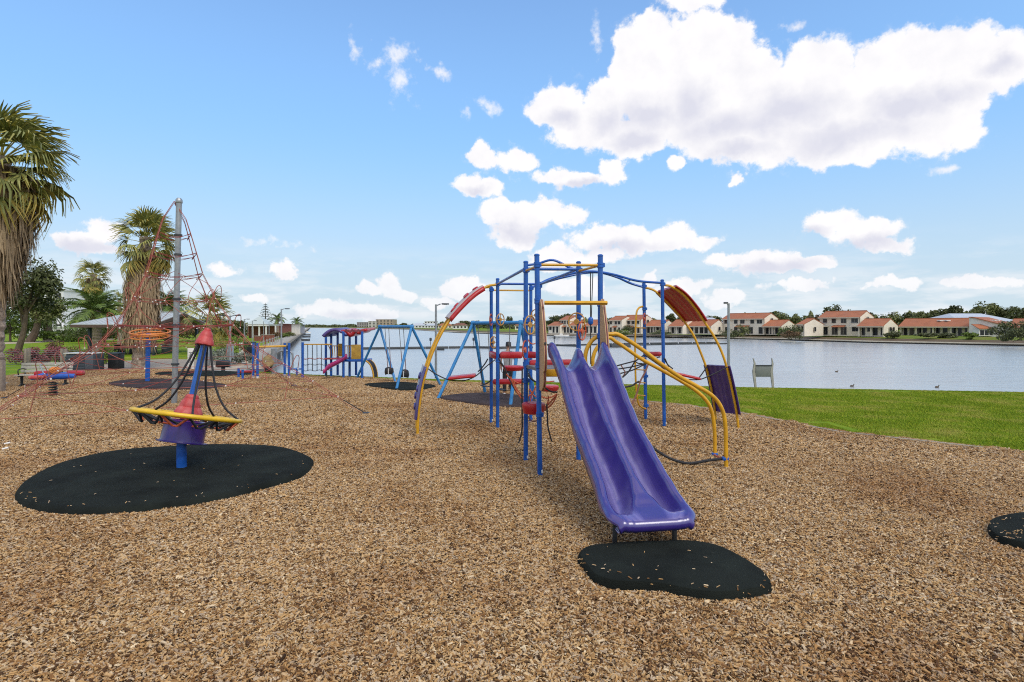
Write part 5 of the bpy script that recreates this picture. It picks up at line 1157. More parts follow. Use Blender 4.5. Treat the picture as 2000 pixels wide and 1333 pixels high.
# ------------------------------------------------------------------ plants
def leafmat(name, c, amt=.35, rough=.6, spec=.3):
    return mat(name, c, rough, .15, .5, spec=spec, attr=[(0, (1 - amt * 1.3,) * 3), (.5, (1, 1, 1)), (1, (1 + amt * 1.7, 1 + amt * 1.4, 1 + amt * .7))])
FANG = mat('fan_palm_leaf', (.27, .275, .085), .5, .2, 1, spec=.4, attr=[(0, (.40, .47, .5)), (.45, (1, 1.02, 1)), (.75, (1.6, 1.3, .9)), (1, (2.3, 1.6, 1.3))])
DATEG = mat('date_palm_leaf', (.13, .19, .045), .5, .2, 1, spec=.4, attr=[(0, (.5, .55, .5)), (.6, (1, 1.05, 1)), (1, (1.9, 1.6, 1.))])
THATCH = mat('dead_palm_thatch', (.33, .245, .145), .85, .2, 3, attr=[(0, (.35, .30, .28)), (.5, (.9, .86, .82)), (1, (1.6, 1.55, 1.5))])
BARKP = mat('palm_bark', (.33, .26, .20), .9, .3, 6, bump=1., bsc=18, fade=(.075, .055, .042), fsc=9)
BARK = mat('tree_bark', (.12, .085, .06), .9, .3, 4, bump=.6, bsc=20)
prng = random.Random(21)
def fan_mesh(name, rng, pl=.9, fr=1.0, n=24, droop=.35, old=0.):
    mb = MB(); mb.tube([(0, 0, 0), (pl * .5, 0, .02), (pl, 0, 0)], [.028, .02, .014], 5, tint=.75)
    for i in range(n):
        a = R(-88 + 176 * i / (n - 1)) + rng.gauss(0, .04); L_ = fr * (.72 + .28 * math.cos(a)) * rng.uniform(.85, 1.08); w = .034 * fr / 1.0
        u = V3((math.cos(a), math.sin(a), 0)); s = V3((-u.y, u.x, 0)); o = V3((pl, 0, .05 * math.cos(a * 2))); dz = droop * rng.uniform(.6, 1.5); pts_ = []
        for t, wt, dr in ((.02, .3, 0), (.4, 1.1, .04), (.72, .75, .28), (1., .10, 1.)):
            k = o + u * (L_ * t * (1 - .12 * dr * dz)) - V3((0, 0, dz * dr * L_)) + V3((0, 0, .04 * math.sin(t * 3)))
            pts_.append((k - s * w * wt + V3((0, 0, .015)), k + s * w * wt - V3((0, 0, .015))))
        tn = min(1, max(0, rng.gauss(.40 + old, .17)))
        for (a1, b1), (a2, b2) in zip(pts_, pts_[1:]): mb.add([a1, b1, b2, a2], [(0, 1, 2, 3)], tn + (.12 if a2 is pts_[-1][0] else 0))
    me = bpy.data.meshes.new(name); me.from_pydata(mb.v, [], mb.f); at = me.attributes.new('tint', 'FLOAT', 'FACE'); at.data.foreach_set('value', mb.t); me.materials.append(FANG); return me
def date_mesh(name, rng, L_=2.6, n=28, droop=1.0):
    mb = MB(); sp = []
    for i in range(13):
        t = i / 12; sp.append(V3((L_ * (t - .14 * t ** 3), 0, .35 * math.sin(t * 2.2) * L_ * .3 - droop * t ** 2.4)))
    mb.tube(sp, [.035 - .0025 * i for i in range(13)], 4, tint=.8)
    for i in range(n):
        t = .12 + .88 * i / (n - 1); k = t * 12; i0 = min(11, int(k)); c = sp[i0].lerp(sp[i0 + 1], k - i0); tg = (sp[i0 + 1] - sp[i0]).normalized(); up = V3((0, 1, 0)).cross(tg)
        ll = (.62 if t < .8 else .62 - 1.6 * (t - .8)) * rng.uniform(.8, 1.1) * (.6 + t if t < .4 else 1)
        for s in (-1, 1):
            d = (tg * rng.uniform(.55, .9) + V3((0, s, 0)) + abs(up) * 0 - up * rng.uniform(-.45, .1)).normalized() if False else (tg * rng.uniform(.55, .9) + V3((0, s, 0)) - up * rng.uniform(-.45, .05)).normalized()
            w = tg.cross(d).normalized().cross(d) * .024; e = c + d * ll - V3((0, 0, .10 * ll))
            mb.add([c - w, c + w, c + d * ll * .6 + w * 1.1, e, c + d * ll * .6 - w * 1.1], [(0, 1, 2, 3, 4)], min(1, max(0, rng.gauss(.5, .2))))
    me = bpy.data.meshes.new(name); me.from_pydata(mb.v, [], mb.f); at = me.attributes.new('tint', 'FLOAT', 'FACE'); at.data.foreach_set('value', mb.t); me.materials.append(DATEG); return me
FANS = [fan_mesh('frond', prng, .75 + .1 * k, 1.0, 24, .25 + .14 * k, .0) for k in range(4)]; FOLD = [fan_mesh('frond', prng, .9, .95, 22, .7, .33) for k in range(2)]
DATES = [date_mesh('frond', prng, 2.6, 34, .7 + .35 * k) for k in range(4)]
def trunk(name, a, b2, r0, r1, m, parent, rings=46, rough=.05, flare=.12, n=14):
    rows = []; a, b2 = V3(a), V3(b2)
    for i in range(rings + 1):
        t = i / rings; c = a.lerp(b2, t) + V3((.04 * math.sin(t * 4), .03 * math.sin(t * 5 + 1), 0)) * (t * (1 - t) * 4); r_ = r0 + (r1 - r0) * t + flare * r0 * math.exp(-t * 14)
        r_ *= 1 + (rough * (1 if i % 2 else -.4)); row = []
        for j in range(n + 1):
            q = 2 * math.pi * (j % n) / n + (i % 2) * .2; k = r_ * (1 + rough * 1.4 * noise.noise(V3((math.cos(q) * 2, math.sin(q) * 2, t * 14)) * 1.3)); row.append(c + V3((math.cos(q) * k, math.sin(q) * k, 0)))
        rows.append(row)
    return MB().grid(rows).build(name, m, parent, ang=25)
def put_frond(me, parent, pos, d, sc, roll=0.):
    o = bpy.data.objects.new('frond', me); COL.objects.link(o); o.parent = parent
    d = V3(d).normalized(); y = V3((0, 0, 1)).cross(d).normalized(); z = d.cross(y); M = Matrix((d, y, z)).transposed() @ Matrix.Rotation(roll, 3, 'X')
    M4 = M.to_4x4() @ Matrix.Diagonal((sc, sc, sc, 1)); M4.translation = V3(pos) - ORG[parent.name]; o.matrix_local = M4
    return o
def thatch(parent, axis_a, axis_b, r_top, r_bot, n, rng, ln=(.7, 1.3), w=.05, bulge=.0):
    mb = MB()
    for i in range(n):
        t = rng.random(); c = axis_a.lerp(axis_b, t); a = rng.uniform(0, 6.283); r_ = (r_bot + (r_top - r_bot) * t + bulge * math.sin(t * math.pi)) * rng.uniform(.82, 1.02) * (1 + .28 * noise.noise(V3((math.cos(a) * 1.6, math.sin(a) * 1.6, t * 4))))
        u = V3((math.cos(a), math.sin(a), 0)); s = V3((-u.y, u.x, 0)) * w * rng.uniform(.5, 1.4); L_ = rng.uniform(*ln); p = c + u * r_; tw = rng.gauss(0, .3)
        p1 = p + u * rng.uniform(0, .10) + s * tw * 3 - V3((0, 0, L_ * .5)); p2 = p - u * rng.uniform(-.22, .12) + s * tw * 7 - V3((0, 0, L_))
        mb.add([p - s * .5, p + s * .5, p1 + s, p1 - s], [(0, 1, 2, 3)], min(1, max(0, rng.gauss(.5, .22)))); mb.add([p1 - s, p1 + s, p2 + s * .15, p2 - s * .15], [(0, 1, 2, 3)], min(1, max(0, rng.gauss(.55, .22))))
    # core under the hanging leaves
    o = mb.build('dead_frond_skirt', THATCH, parent, ang=0, recalc=False, tint=True)
    MB().tube([axis_a.lerp(axis_b, k / 6) for k in range(7)], [(r_bot + (r_top - r_bot) * k / 6 + bulge * math.sin(k / 6 * math.pi)) * .82 for k in range(7)], 14).build('skirt_core', mat('thatch_core', (.12, .075, .045), .95, .3, 6), o)
    return o
def fan_palm(name, base, top, r0, r1, label, group, nf, fs, wind=(0, 0, 0), skirt=None, rng=prng, old=8, el=(-40, 80)):
    T = thing(name, base, label, 'palm tree', group); base, top = V3(base), V3(top); trunk('trunk', base - V3((0, 0, .1)), top, r0, r1, BARKP, T, rough=.085 if base.y < 35 else .05)
    if skirt: thatch(T, base.lerp(top, skirt[0]), base.lerp(top, skirt[1]), skirt[2], skirt[3], skirt[4], rng, skirt[5], skirt[6], skirt[7])
    for i in range(nf + old):
        o_ = i >= nf; a = i * 2.39996 + rng.uniform(-.2, .2); e = R(lerp(el[0], el[1], (i + .5) / nf) if not o_ else rng.uniform(-70, -35))
        d = V3((math.cos(a) * math.cos(e), math.sin(a) * math.cos(e), math.sin(e))) + V3(wind) * (1 if not o_ else .5); 
        put_frond((FOLD if o_ else FANS)[rng.randrange(2 if o_ else 4)], T, top + d.normalized() * .1 + V3((0, 0, -.5 * (1 - (i + .5) / nf) if not o_ else -.7)), d, fs * rng.uniform(.85, 1.12), rng.uniform(-.5, .5))
    return T
def date_palm(name, base, top, r0, label, group, nf, fs, rng=prng, el=(-25, 78)):
    T = thing(name, base, label, 'palm tree', group); base, top = V3(base), V3(top); trunk('trunk', base - V3((0, 0, .1)), top, r0, r0 * .9, BARKP, T, 24, .09)
    MB().lathe([(r0 * .8, -.7), (r0 * 1.35, -.3), (r0 * 1.2, .05), (.1, .25)], top, n=14).build('crown_base', BARKP, T)
    for i in range(nf):
        a = i * 2.39996 + rng.uniform(-.2, .2); e = R(lerp(el[0], el[1], (i + .5) / nf)); put_frond(DATES[rng.randrange(4)], T, top, (math.cos(a) * math.cos(e), math.sin(a) * math.cos(e), math.sin(e)), fs * rng.uniform(.88, 1.1), rng.uniform(-.3, .3))
    return T
GP = 'palms on the park lawn'
fan_palm('fan_palm', (-18.3, 20, 0), (-17.85, 20, 8.15), .36, .30, 'tallest fan palm with a wind-swept crown and long dead skirt at the left edge', GP, 31, 1.13, (.55, 0, .02), (.50, .95, 1.0, .40, 2400, (.6, 1.6), .036, .22), old=16)
fan_palm('fan_palm', (-19.55, 30, 0), (-19.15, 30, 6.9), .30, .28, 'thick-skirted fan palm standing beside the net mast, in front of the pavilion', GP, 34, .92, (.25, 0, .06), (.27, .90, .50, .62, 1900, (.5, 1.3), .036, .22), old=18)
fan_palm('fan_palm', (-43.8, 60, 0), (-43.8, 60, 7.6), .35, .3, 'distant fan palm rising above the date palm', GP, 30, .95, (.1, 0, 0), (.62, .95, .75, .5, 500, (.6, 1.2), .06, .1), old=10)
fan_palm('fan_palm', (-45.2, 66, 0), (-45.2, 66, 5.2), .2, .18, 'slim young fan palm left of the spreading date palm', GP, 18, .62, (.1, 0, 0), old=5)
fan_palm('fan_palm', (-23.9, 45, 0), (-23.7, 45, 3.1), .2, .18, 'young fan palm with long stalked leaves right of the pavilion roof', GP, 20, 1.05, (.1, 0, .1), old=10, el=(-30, 85))
date_palm('date_palm', (-36.3, 50, 0), (-36.3, 50, 3.4), .42, 'broad date palm with arching fronds behind the left end of the pavilion', GP, 34, 1.12)
date_palm('date_palm', (-68, 84, 0), (-68, 84, 3.6), .55, 'short-trunked date palm in front of the white flats', GP, 40, .95)
date_palm('date_palm', (-63.2, 90, 0), (-63.2, 90, 4.2), .5, 'taller narrow date palm between the white flats and the broad palm', GP, 34, .95)
date_palm('date_palm', (-30.5, 51, 0), (-30.5, 51, 3.9), .4, 'dark date palm showing over the pavilion ridge behind the mast', GP, 40, .82)
date_palm('date_palm', (-49.5, 121, 0), (-49.5, 121, 3.6), .3, 'small palm beside the promenade houses, right of the pine', GP, 22, .75)
date_palm('date_palm', (-63, 168, 0), (-63, 168, 3.2), .3, 'furthest small palm leaning over the promenade', GP, 20, .9)

def crown(mb, c, rad, n, size, rng, K=12, flat=.55, sun=None):
    c = V3(c); cl = []
    for k in range(K):
        a = k * 2.39996 + rng.uniform(-.3, .3); zz = rng.uniform(-.75, .9); q = math.sqrt(max(0, 1 - zz * zz)) * rng.uniform(.45, .8); cl.append((c + V3((math.cos(a) * q * rad[0], math.sin(a) * q * rad[1], zz * rad[2] * .7)), rng.uniform(.30, .55)))
    cl.append((c, .6))
    for i in range(n):
        cc, s = cl[rng.randrange(len(cl))]; v = V3((rng.gauss(0, 1), rng.gauss(0, 1), rng.gauss(0, 1))).normalized() * (rng.random() ** .35); p = cc + V3((v.x * rad[0] * s, v.y * rad[1] * s, v.z * rad[2] * s * .8))
        nr = (V3((rng.gauss(0, .7), rng.gauss(0, .7), rng.gauss(.5, .6))) + v * .8).normalized(); u = nr.orthogonal().normalized(); u = Matrix.Rotation(rng.uniform(0, 6.28), 3, nr) @ u; w = nr.cross(u); L_ = size * rng.uniform(.6, 1.35)
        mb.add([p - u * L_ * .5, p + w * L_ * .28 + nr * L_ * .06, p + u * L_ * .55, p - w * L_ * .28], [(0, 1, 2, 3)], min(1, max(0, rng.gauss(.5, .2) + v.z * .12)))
    return [q for q, s in cl]
def tree(name, base, h, rad, n, size, m, label, cat_='tree', group=None, tr=.2, rng=prng, K=12, lean=(0, 0), origin0=False, bm=None, sub=False):
    base = V3(base); T = thing(name, base, label, cat_, group); top = base + V3((lean[0], lean[1], h)); mb = MB(); cl = crown(mb, top, rad, n, size, rng, K)
    if tr:
        tm = MB(); tm.tube(cat([base - V3((0, 0, .1)), base.lerp(top, .4) + V3((lean[0] * .25, 0, 0)), top], 5), [tr * (1.15 - .07 * k) for k in range(11)], 9)
        for q in cl[:max(3, K // 2)]: s_ = base.lerp(top, rng.uniform(.45, .8)); tm.tube([s_, s_.lerp(q, .55) + V3((0, 0, .15 * rad[2] * .3)), q], [tr * .4, tr * .25, tr * .1], 5)
        tm.build('trunk', bm or BARK, T)
    mb.build('crown', m, T, ang=0, recalc=False, tint=True)
    return T
LDARK = leafmat('dark_leaf', (.080, .094, .036)); LOLIVE = leafmat('olive_leaf', (.12, .135, .045)); LGREEN = leafmat('green_leaf', (.12, .18, .03)); LRED = leafmat('burgundy_leaf', (.23, .075, .085)); LGREY = leafmat('grey_green_leaf', (.17, .19, .15)); LBROWN = leafmat('rusty_leaf', (.12, .075, .035))
tree('broadleaf_tree', G(33, 690), 4.9, (2.5, 2.4, 2.9), 5200, .26, LDARK, 'dark broad-leaved tree with a leaning trunk beside the big palm', 'tree', tr=.24, K=18, lean=(.9, 0))
tree('broadleaf_tree', G(57, 669), 5.0, (3.4, 3.0, 2.6), 3600, .34, LOLIVE, 'brownish tree with a stout trunk further back, in front of the white flats', 'tree', tr=.5, K=14, lean=(1.6, 0))
o = MB(); crown(o, G(33, 690) + V3((1.9, 0, 6.6)), (1.7, 1.4, 1.5), 520, .24, prng, 10); o.build('crown', LDARK, bpy.data.objects['broadleaf_tree'], ang=0, recalc=False, tint=True)
GS = 'low shrubs around the park'
for x, yb, rx, rz_, lab in ((45, 712, 1.15, .72, 'burgundy shrub behind the bench, left of the fence post'), (107, 713, .75, .70, 'burgundy shrub behind the bench, between the fence posts'), (73, 713, .5, .55, 'small burgundy shrub between the two larger ones')):
    p = G(x, yb); tree('shrub', p, rz_ * .8, (rx, .7, rz_), 2200, .10, LRED, lab, 'shrub', GS, tr=.04, K=12)
for x, yb, rx, rz_, m, n, lab in ((118, 705, 1.1, .8, LBROWN, 1600, 'loose green and brown bush behind the fence and barbecue'), (207, 712, .7, .75, LGREEN, 1500, 'green bush at the right fence end by the barbecue'), (452, 698, 1.3, .95, LGREEN, 2200, 'rounded green shrub at the foot of the double-armed lamp'),
                            (448, 712, 1.3, .45, LGREY, 1800, 'grey-green low plant left of the path bin'), (474, 712, .8, .42, LGREY, 1400, 'second grey-green low plant, nearest the blue posts'), (426, 708, .9, .5, LGREY, 1200, 'grey-green low plant half behind the tilted spinner top')):
    p = G(x, yb); tree('shrub', p, rz_ * .8, (rx, rx * .8, rz_), n, .10, m, lab, 'shrub', GS, tr=.04 if m is not LGREY else 0, K=10)
for x, yb, rx, rz_, m, lab in ((205, 672, 5, 2.2, LDARK, 'dark hedge mass under the pavilion eave'), (260, 668, 6, 2.4, LDARK, 'dark hedge behind the thick-skirted palm'), (330, 668, 6, 2.6, LBROWN, 'rusty hedge behind the pavilion rear wall'), (398, 666, 4, 2.6, LDARK, 'dark bushy tree right of the pavilion'),
                           (440, 664, 3.6, 2.3, LOLIVE, 'large olive tree left of the kiosk'), (464, 664, 1.6, 2.1, LDARK, 'dark bushy tree next to the kiosk roof'), (118, 668, 4, 1.1, LGREEN, 'clipped low hedge by the sandy path'), (20, 668, 5, 3.5, LGREEN, 'pale green bush far behind the dark tree'), (172, 668, 3, 1.2, LGREEN, 'green bush beside the red car')):
    p = G(x, yb); tree('bush', p, rz_ * .75, (rx, rx * .7, rz_ * .85), 3400, .20 + rz_ * .04, m, lab, 'bush', 'bushes beyond the lawn', tr=.15, K=14)
for x, yb, rx, rz_, m, lab in ((541, 664, 2.6, 2.1, LBROWN, 'rounded reddish bush above the garden wall'), (553, 660, 3.0, 1.7, LGREEN, 'green bush on the promenade slope, above the tall lamp'), (566, 658, 3.6, 1.9, LOLIVE, 'olive bush along the promenade edge'), (575, 653, 4.0, 2.2, LGREEN, 'bright bush where the promenade narrows'), (583, 648, 5, 3.2, LOLIVE, 'furthest bush at the narrow end of the promenade')):
    p = G(x, yb); rx *= .36; rz_ *= .42; tree('bush', p, rz_ * .7, (rx, rx * .8, rz_ * .8), 1300, .16, m, lab, 'bush', 'bushes along the promenade', tr=.1, K=10)
# norfolk pine
pb = V3((-86, 200, 0)); NP_ = thing('norfolk_pine', pb, 'tall symmetrical pine with tiered branches behind the kiosk', 'pine tree'); MB().tube([pb, pb + V3((0, 0, 10.3))], [.3, .05], 8).build('trunk', BARK, NP_)
for k in range(13):
    z = 2.6 + k * .58; L_ = 3.0 * (1 - k / 13.5) + .25; mb = MB()
    for j in range(6):
        a = j * 1.0472 + k * .5; u = V3((math.cos(a), math.sin(a), 0)); e = pb + u * L_ + V3((0, 0, z + .28 * L_)); mb.tube([pb + V3((0, 0, z)), pb + u * L_ * .6 + V3((0, 0, z + .03)), e], [.05, .05, .02], 4, tint=.3)
        for q in range(14):
            t = .25 + .75 * q / 13; c = pb + u * L_ * t + V3((0, 0, z + .28 * L_ * max(0, t - .4))); s = V3((-u.y, u.x, 0)); 
            for sg in (-1, 1): mb.add([c - u * .12, c + s * sg * .35 * (1.15 - t) + V3((0, 0, .12)), c + u * .15 + V3((0, 0, .08))], [(0, 1, 2)], prng.uniform(.1, .8))
    mb.build('branch_whorl', LDARK, NP_, ang=0, recalc=False, tint=True)

# ------------------------------------------------------------------ houses
TILE = mat('terracotta_tiles', (.36, .125, .055), .8, .16, .7, bump=.4, bsc=6, fade=(.30, .12, .065), fsc=.35); TILED = mat('brown_tiles', (.19, .085, .055), .85, .2, .8)
METR = mat('pale_metal_roof', (.46, .49, .53), .5, .06, .3); FRAME = mat('window_frame', (.45, .42, .36), .6, .05); FASCIA = mat('house_fascia', (.50, .44, .34), .7, .1)
BDIR = V3((.6, -.8, 0))
def house(label, x0, x1, ybase, zeave, zridge, W_=8., d=BDIR, wall=CREAM, roof=TILE, storeys=1, openings=5, ov=.55, name='house', group='lakeside houses across the water', veranda=0., gw=1, balcony=False, sky=0):
    """front wall seen between columns x0 and x1; its right-hand corner stands where row ybase meets the ground; gable on the right end"""
    Y1 = EYE * F / (ybase - HOR); B = V3(((x1 - 1000) / F * Y1, Y1, 0)); k = (x0 - 1000) / F
    L_ = (B.x - k * B.y) / (d.x - k * d.y); A = B - d * L_; nb = V3((-d.y, d.x, 0))            # nb points away from the lake
    if nb.y < 0: nb = -nb
    T = thing(name, A.lerp(B, .5), label, 'house', group)
    def q(u, v, z): return A + d * u + nb * v + V3((0, 0, z))
    h = zeave
    rec = veranda
    body = [q(0, rec, -.2), q(L_, rec, -.2), q(L_, W_, -.2), q(0, W_, -.2)]
    MB().prism(body, (0, 0, 0), (0, 0, h + .2)).build('wall', wall, T)
    gz = h + .0
    for u0, u1 in ((0, .22), (L_ - .22, L_)):      # gable walls carry up to the ridge
        MB().prism([q(u0 + .003, 0, -.2), q(u0 + .003, W_, -.2), q(u0 + .003, W_, h + .02), q(u0 + .003, W_ / 2, zridge - .05), q(u0 + .003, 0, h + .02)], d * 0, d * (u1 - u0 + .02)).build('gable_wall', wall, T)
    th = .14; sl = (zridge - h) / (W_ / 2); o2 = ov
    fr = [q(-.15, -o2, h - sl * o2 + .06), q(L_ + .02, -o2, h - sl * o2 + .06), q(L_ + .02, W_ / 2, zridge + .06), q(-.15, W_ / 2, zridge + .06)]
    bk = [q(-.15, W_ + o2, h - sl * o2 + .06), q(L_ + .02, W_ + o2, h - sl * o2 + .06), q(L_ + .02, W_ / 2, zridge + .06), q(-.15, W_ / 2, zridge + .06)]
    ro = MB().prism(fr, (0, 0, 0), (0, 0, th)).build('roof', roof, T); MB().prism(bk, (0, 0, 0), (0, 0, th)).build('roof', roof, T)
    MB().beam(q(-.15, W_ / 2, zridge + th + .08), q(L_ + .02, W_ / 2, zridge + th + .08), .3, .14).build('ridge', roof, ro)
    MB().beam(q(-.15, -o2 - .05, h - sl * o2 + .06), q(L_, -o2 - .05, h - sl * o2 + .06), .1, .26).build('fascia', FASCIA, T)
    for s in range(sky): MB().box(q(L_ * (.55 + .1 * s), W_ * .3, h + sl * W_ * .3 + .32), (.9, .9, .25)).build('skylight', WHITE, ro)
    hs = h / storeys; hr = random.Random(int(x0 * 7 + x1))
    for st in range(storeys):
        n = openings; z0 = st * hs
        for i in range(n):
            wv = L_ / n; uc = wv * (i + .5) + hr.uniform(-.12, .12) * wv; ww = wv * (hr.uniform(.5, .82) if rec else hr.uniform(.40, .66)); door = st == 0 and hr.random() < (.92 if rec else .75); zb = z0 + (.08 if door else .95 if st == 0 else .75); zt = z0 + min(hs - .22, 2.15 if st == 0 else 2.2)
            f = MB().beam(q(uc - ww / 2 - .06, rec - .02, (zb + zt) / 2), q(uc + ww / 2 + .06, rec - .02, (zb + zt) / 2), .05, zt - zb + .12).build('window', FRAME, T)
            np_ = 2 if ww > 1.2 else 1
            for j in range(np_):
                ua, ub = uc - ww / 2 + ww * j / np_ + .03, uc - ww / 2 + ww * (j + 1) / np_ - .03
                MB().beam(q(ua, rec - .055, (zb + zt) / 2), q(ub, rec - .055, (zb + zt) / 2), .03, zt - zb - .06).build('pane', GLASSD, f)
    for i in range(gw):                            # windows in the gable end
        vc = W_ * (.5 + .22 * (i - (gw - 1) / 2)); z = .9 if storeys == 1 else h - 1.0
        f = MB().beam(q(L_ + .26, vc - .55, z + .55), q(L_ + .26, vc + .55, z + .55), .05, 1.15).build('window', FRAME, T); MB().beam(q(L_ + .30, vc - .46, z + .55), q(L_ + .30, vc + .46, z + .55), .03, .98).build('pane', GLASSD, f)
    if rec:
        n = max(2, int(L_ / 3.2))
        for i in range(n + 1):
            MB().box(q(min(L_ - .15, max(.15, L_ * i / n)), .12, h / 2 - .1), (.26, .26, h)).build('veranda_post', wall, T)
        MB().beam(q(0, .12, h - .15), q(L_, .12, h - .15), .24, .34).build('veranda_beam', wall, T)
    if storeys == 2:
        for i in range(3): MB().beam(q(L_ * i / 2 + (.3 if i == 0 else -.3 if i == 2 else 0), -.05 - rec * 0, -.1), q(L_ * i / 2 + (.3 if i == 0 else -.3 if i == 2 else 0), -.05, h), .3, .3).build('pier', wall, T)
        if balcony:
            for u0, u1 in ((.3, L_ * .24), (L_ * .8, L_ - .3)):
                b_ = MB().prism([q(u0, -1.1, 0), q(u1, -1.1, 0), q(u1, -.03, 0), q(u0, -.03, 0)], (0, 0, hs - .1), (0, 0, hs + .1)).build('balcony', wall, T); MB().beam(q(u0, -1.06, hs + .95), q(u1, -1.06, hs + .95), .05, .06).build('balcony_rail', STEEL, b_)
                for j in range(7): uu = u0 + (u1 - u0) * j / 6; MB().beam(q(uu, -1.06, hs + .1), q(uu, -1.06, hs + .95), .03, .03, up=(0, 1, 0)).build('baluster', STEEL, b_)
        MB().prism([q(L_ * .35, -1.2, hs - .25), q(L_ * .66, -1.2, hs - .25), q(L_ * .66, -.03, hs + .15), q(L_ * .35, -.03, hs + .15)], (0, 0, 0), (0, 0, .12)).build('awning_roof', roof, T)
    return T
house('two-storey cream villa with terracotta roof left of the tall lone lamp, gable to the right', 1412, 1493, 653, 4.3, 5.7, 7, storeys=2, openings=5)
house('low cream cottage with veranda and tiled roof joined to the left villa', 1490, 1526, 653.5, 2.15, 3.7, 8, veranda=1.2, openings=4, gw=0)
house('small cream cottage with its blank gable close to the water, between the two big villas', 1558, 1571, 655.5, 2.6, 3.9, 9.5, openings=2)
house('largest two-storey cream villa with balconies and long terracotta roof', 1600.5, 1680, 655.5, 4.35, 5.75, 7.5, storeys=2, openings=4, balcony=True, gw=1)
house('single-storey cream house with a plain gable right of the largest villa', 1676, 1726, 656.5, 2.2, 3.75, 8, veranda=1.0, openings=4, gw=2)
house('long low house with skylights and a veranda of cream piers', 1757, 1893, 657.2, 2.15, 3.8, 8, veranda=1.5, openings=10, gw=0, sky=2)
A_ = G(1893, 657.6); T7 = thing('house', A_ + BDIR * 5, 'broad tiled house with big white gable and bay window, beside the dark round bush', 'house', 'lakeside houses across the water')
nb_ = V3((.8, .6, 0)); gp_ = onplane(A_, A_ + BDIR * 8, [(1893, 660), (1893, 621), (1900, 621), (1955, 634.5), (1990, 643.5), (1990, 660)])
MB().prism(gp_, (0, 0, 0), nb_ * 11).build('wall', WHITE, T7)
for (i, j) in ((2, 4), (1, 2)): MB().prism([gp_[i] - nb_ * .4, gp_[j] - nb_ * .4, gp_[j] + nb_ * 11.4, gp_[i] + nb_ * 11.4], (0, 0, .03), (0, 0, .2)).build('roof', TILE, T7)
for s_ in (.3, .55): c_ = gp_[2].lerp(gp_[4], .35) + nb_ * (11 * s_); MB().box(c_ + V3((0, 0, .3)), (.9, .9, .2), rz=-.93).build('skylight', WHITE, T7)
for x_ in (1966, 1978):
    a7, b7 = onplane(A_, A_ + BDIR * 8, [(x_ - 3, 653), (x_ + 3, 646)]); f7 = MB().beam(V3((a7.x, a7.y, (a7.z + b7.z) / 2)) - nb_ * .03, V3((b7.x, b7.y, (a7.z + b7.z) / 2)) - nb_ * .03, .06, b7.z - a7.z).build('window', FRAME, T7); MB().beam(V3((a7.x, a7.y, (a7.z + b7.z) / 2)).lerp(V3((b7.x, b7.y, (a7.z + b7.z) / 2)), .08) - nb_ * .08, V3((a7.x, a7.y, (a7.z + b7.z) / 2)).lerp(V3((b7.x, b7.y, (a7.z + b7.z) / 2)), .92) - nb_ * .08, .04, (b7.z - a7.z) * .84).build('pane', GLASSD, f7)
house('tiled house cut off by the right edge of the photo', 1972, 2050, 658.5, 2.4, 3.6, 8, openings=5, gw=0)
house('far left cream cottage of the row, lowest roof', 1071, 1093, 650.8, 2.3, 3.4, 7, openings=3, d=V3((.75, -.66, 0)))
house('two-storey cream house second from the left end of the row', 1095, 1113, 650.8, 4.2, 5.4, 7, storeys=2, openings=3, d=V3((.75, -.66, 0)), gw=0)
house('cream cottage whose gable shows between the tower posts', 1112, 1127, 651, 2.4, 3.8, 7, openings=2, d=V3((.75, -.66, 0)))
house('tiled cottage behind the blue climbing rope', 1143, 1166, 651.2, 2.4, 4.0, 7, openings=3, d=V3((.72, -.69, 0)), gw=0)
house('two-storey cream house right of the entry board', 1190, 1214, 651.2, 4.0, 5.2, 7, storeys=2, openings=3, d=V3((.7, -.71, 0)))
house('two-storey villa with balconies behind the yellow ladder', 1213, 1252, 651.3, 4.1, 5.5, 7, storeys=2, openings=4, d=V3((.7, -.71, 0)), balcony=True)
house('low veranda house between the two right-hand blue posts', 1259, 1292, 651.6, 2.2, 3.9, 8, veranda=1.2, openings=4, d=V3((.68, -.73, 0)))
house('low tiled house right of the outer blue post', 1307, 1334, 652, 2.2, 4.0, 8, veranda=1.2, openings=4, d=V3((.66, -.75, 0)), gw=0)
house('low tiled house under the red arch panel with a broad white gable', 1341, 1389, 652.4, 2.2, 3.9, 8, veranda=1.2, openings=5, d=V3((.64, -.77, 0)), gw=1)
def bay(x0, x1, y0, y1, Y):
    T = T7; a, b2 = W(x0, y1, Y), W(x1, y0, Y); c = (a + b2) / 2
    o = MB().box(c, (b2.x - a.x, 1.6, b2.z - a.z)).build('bay', WHITE, T)
    for i in range(3): MB().box(c + V3(((i - 1) * (b2.x - a.x) * .3, -.82, -.05)), ((b2.x - a.x) * .25, .03, (b2.z - a.z) * .72)).build('pane', GLASSD, o)
    MB().prism([V3((a.x - .3, Y - 1.2, b2.z)), V3((b2.x + .3, Y - 1.2, b2.z)), V3((b2.x + .3, Y + .8, b2.z + .9)), V3((a.x - .3, Y + .8, b2.z + .9))], (0, 0, 0), (0, 0, .12)).build('bay_roof', TILE, T)
bay(1906, 1936, 643, 656.5, 120)
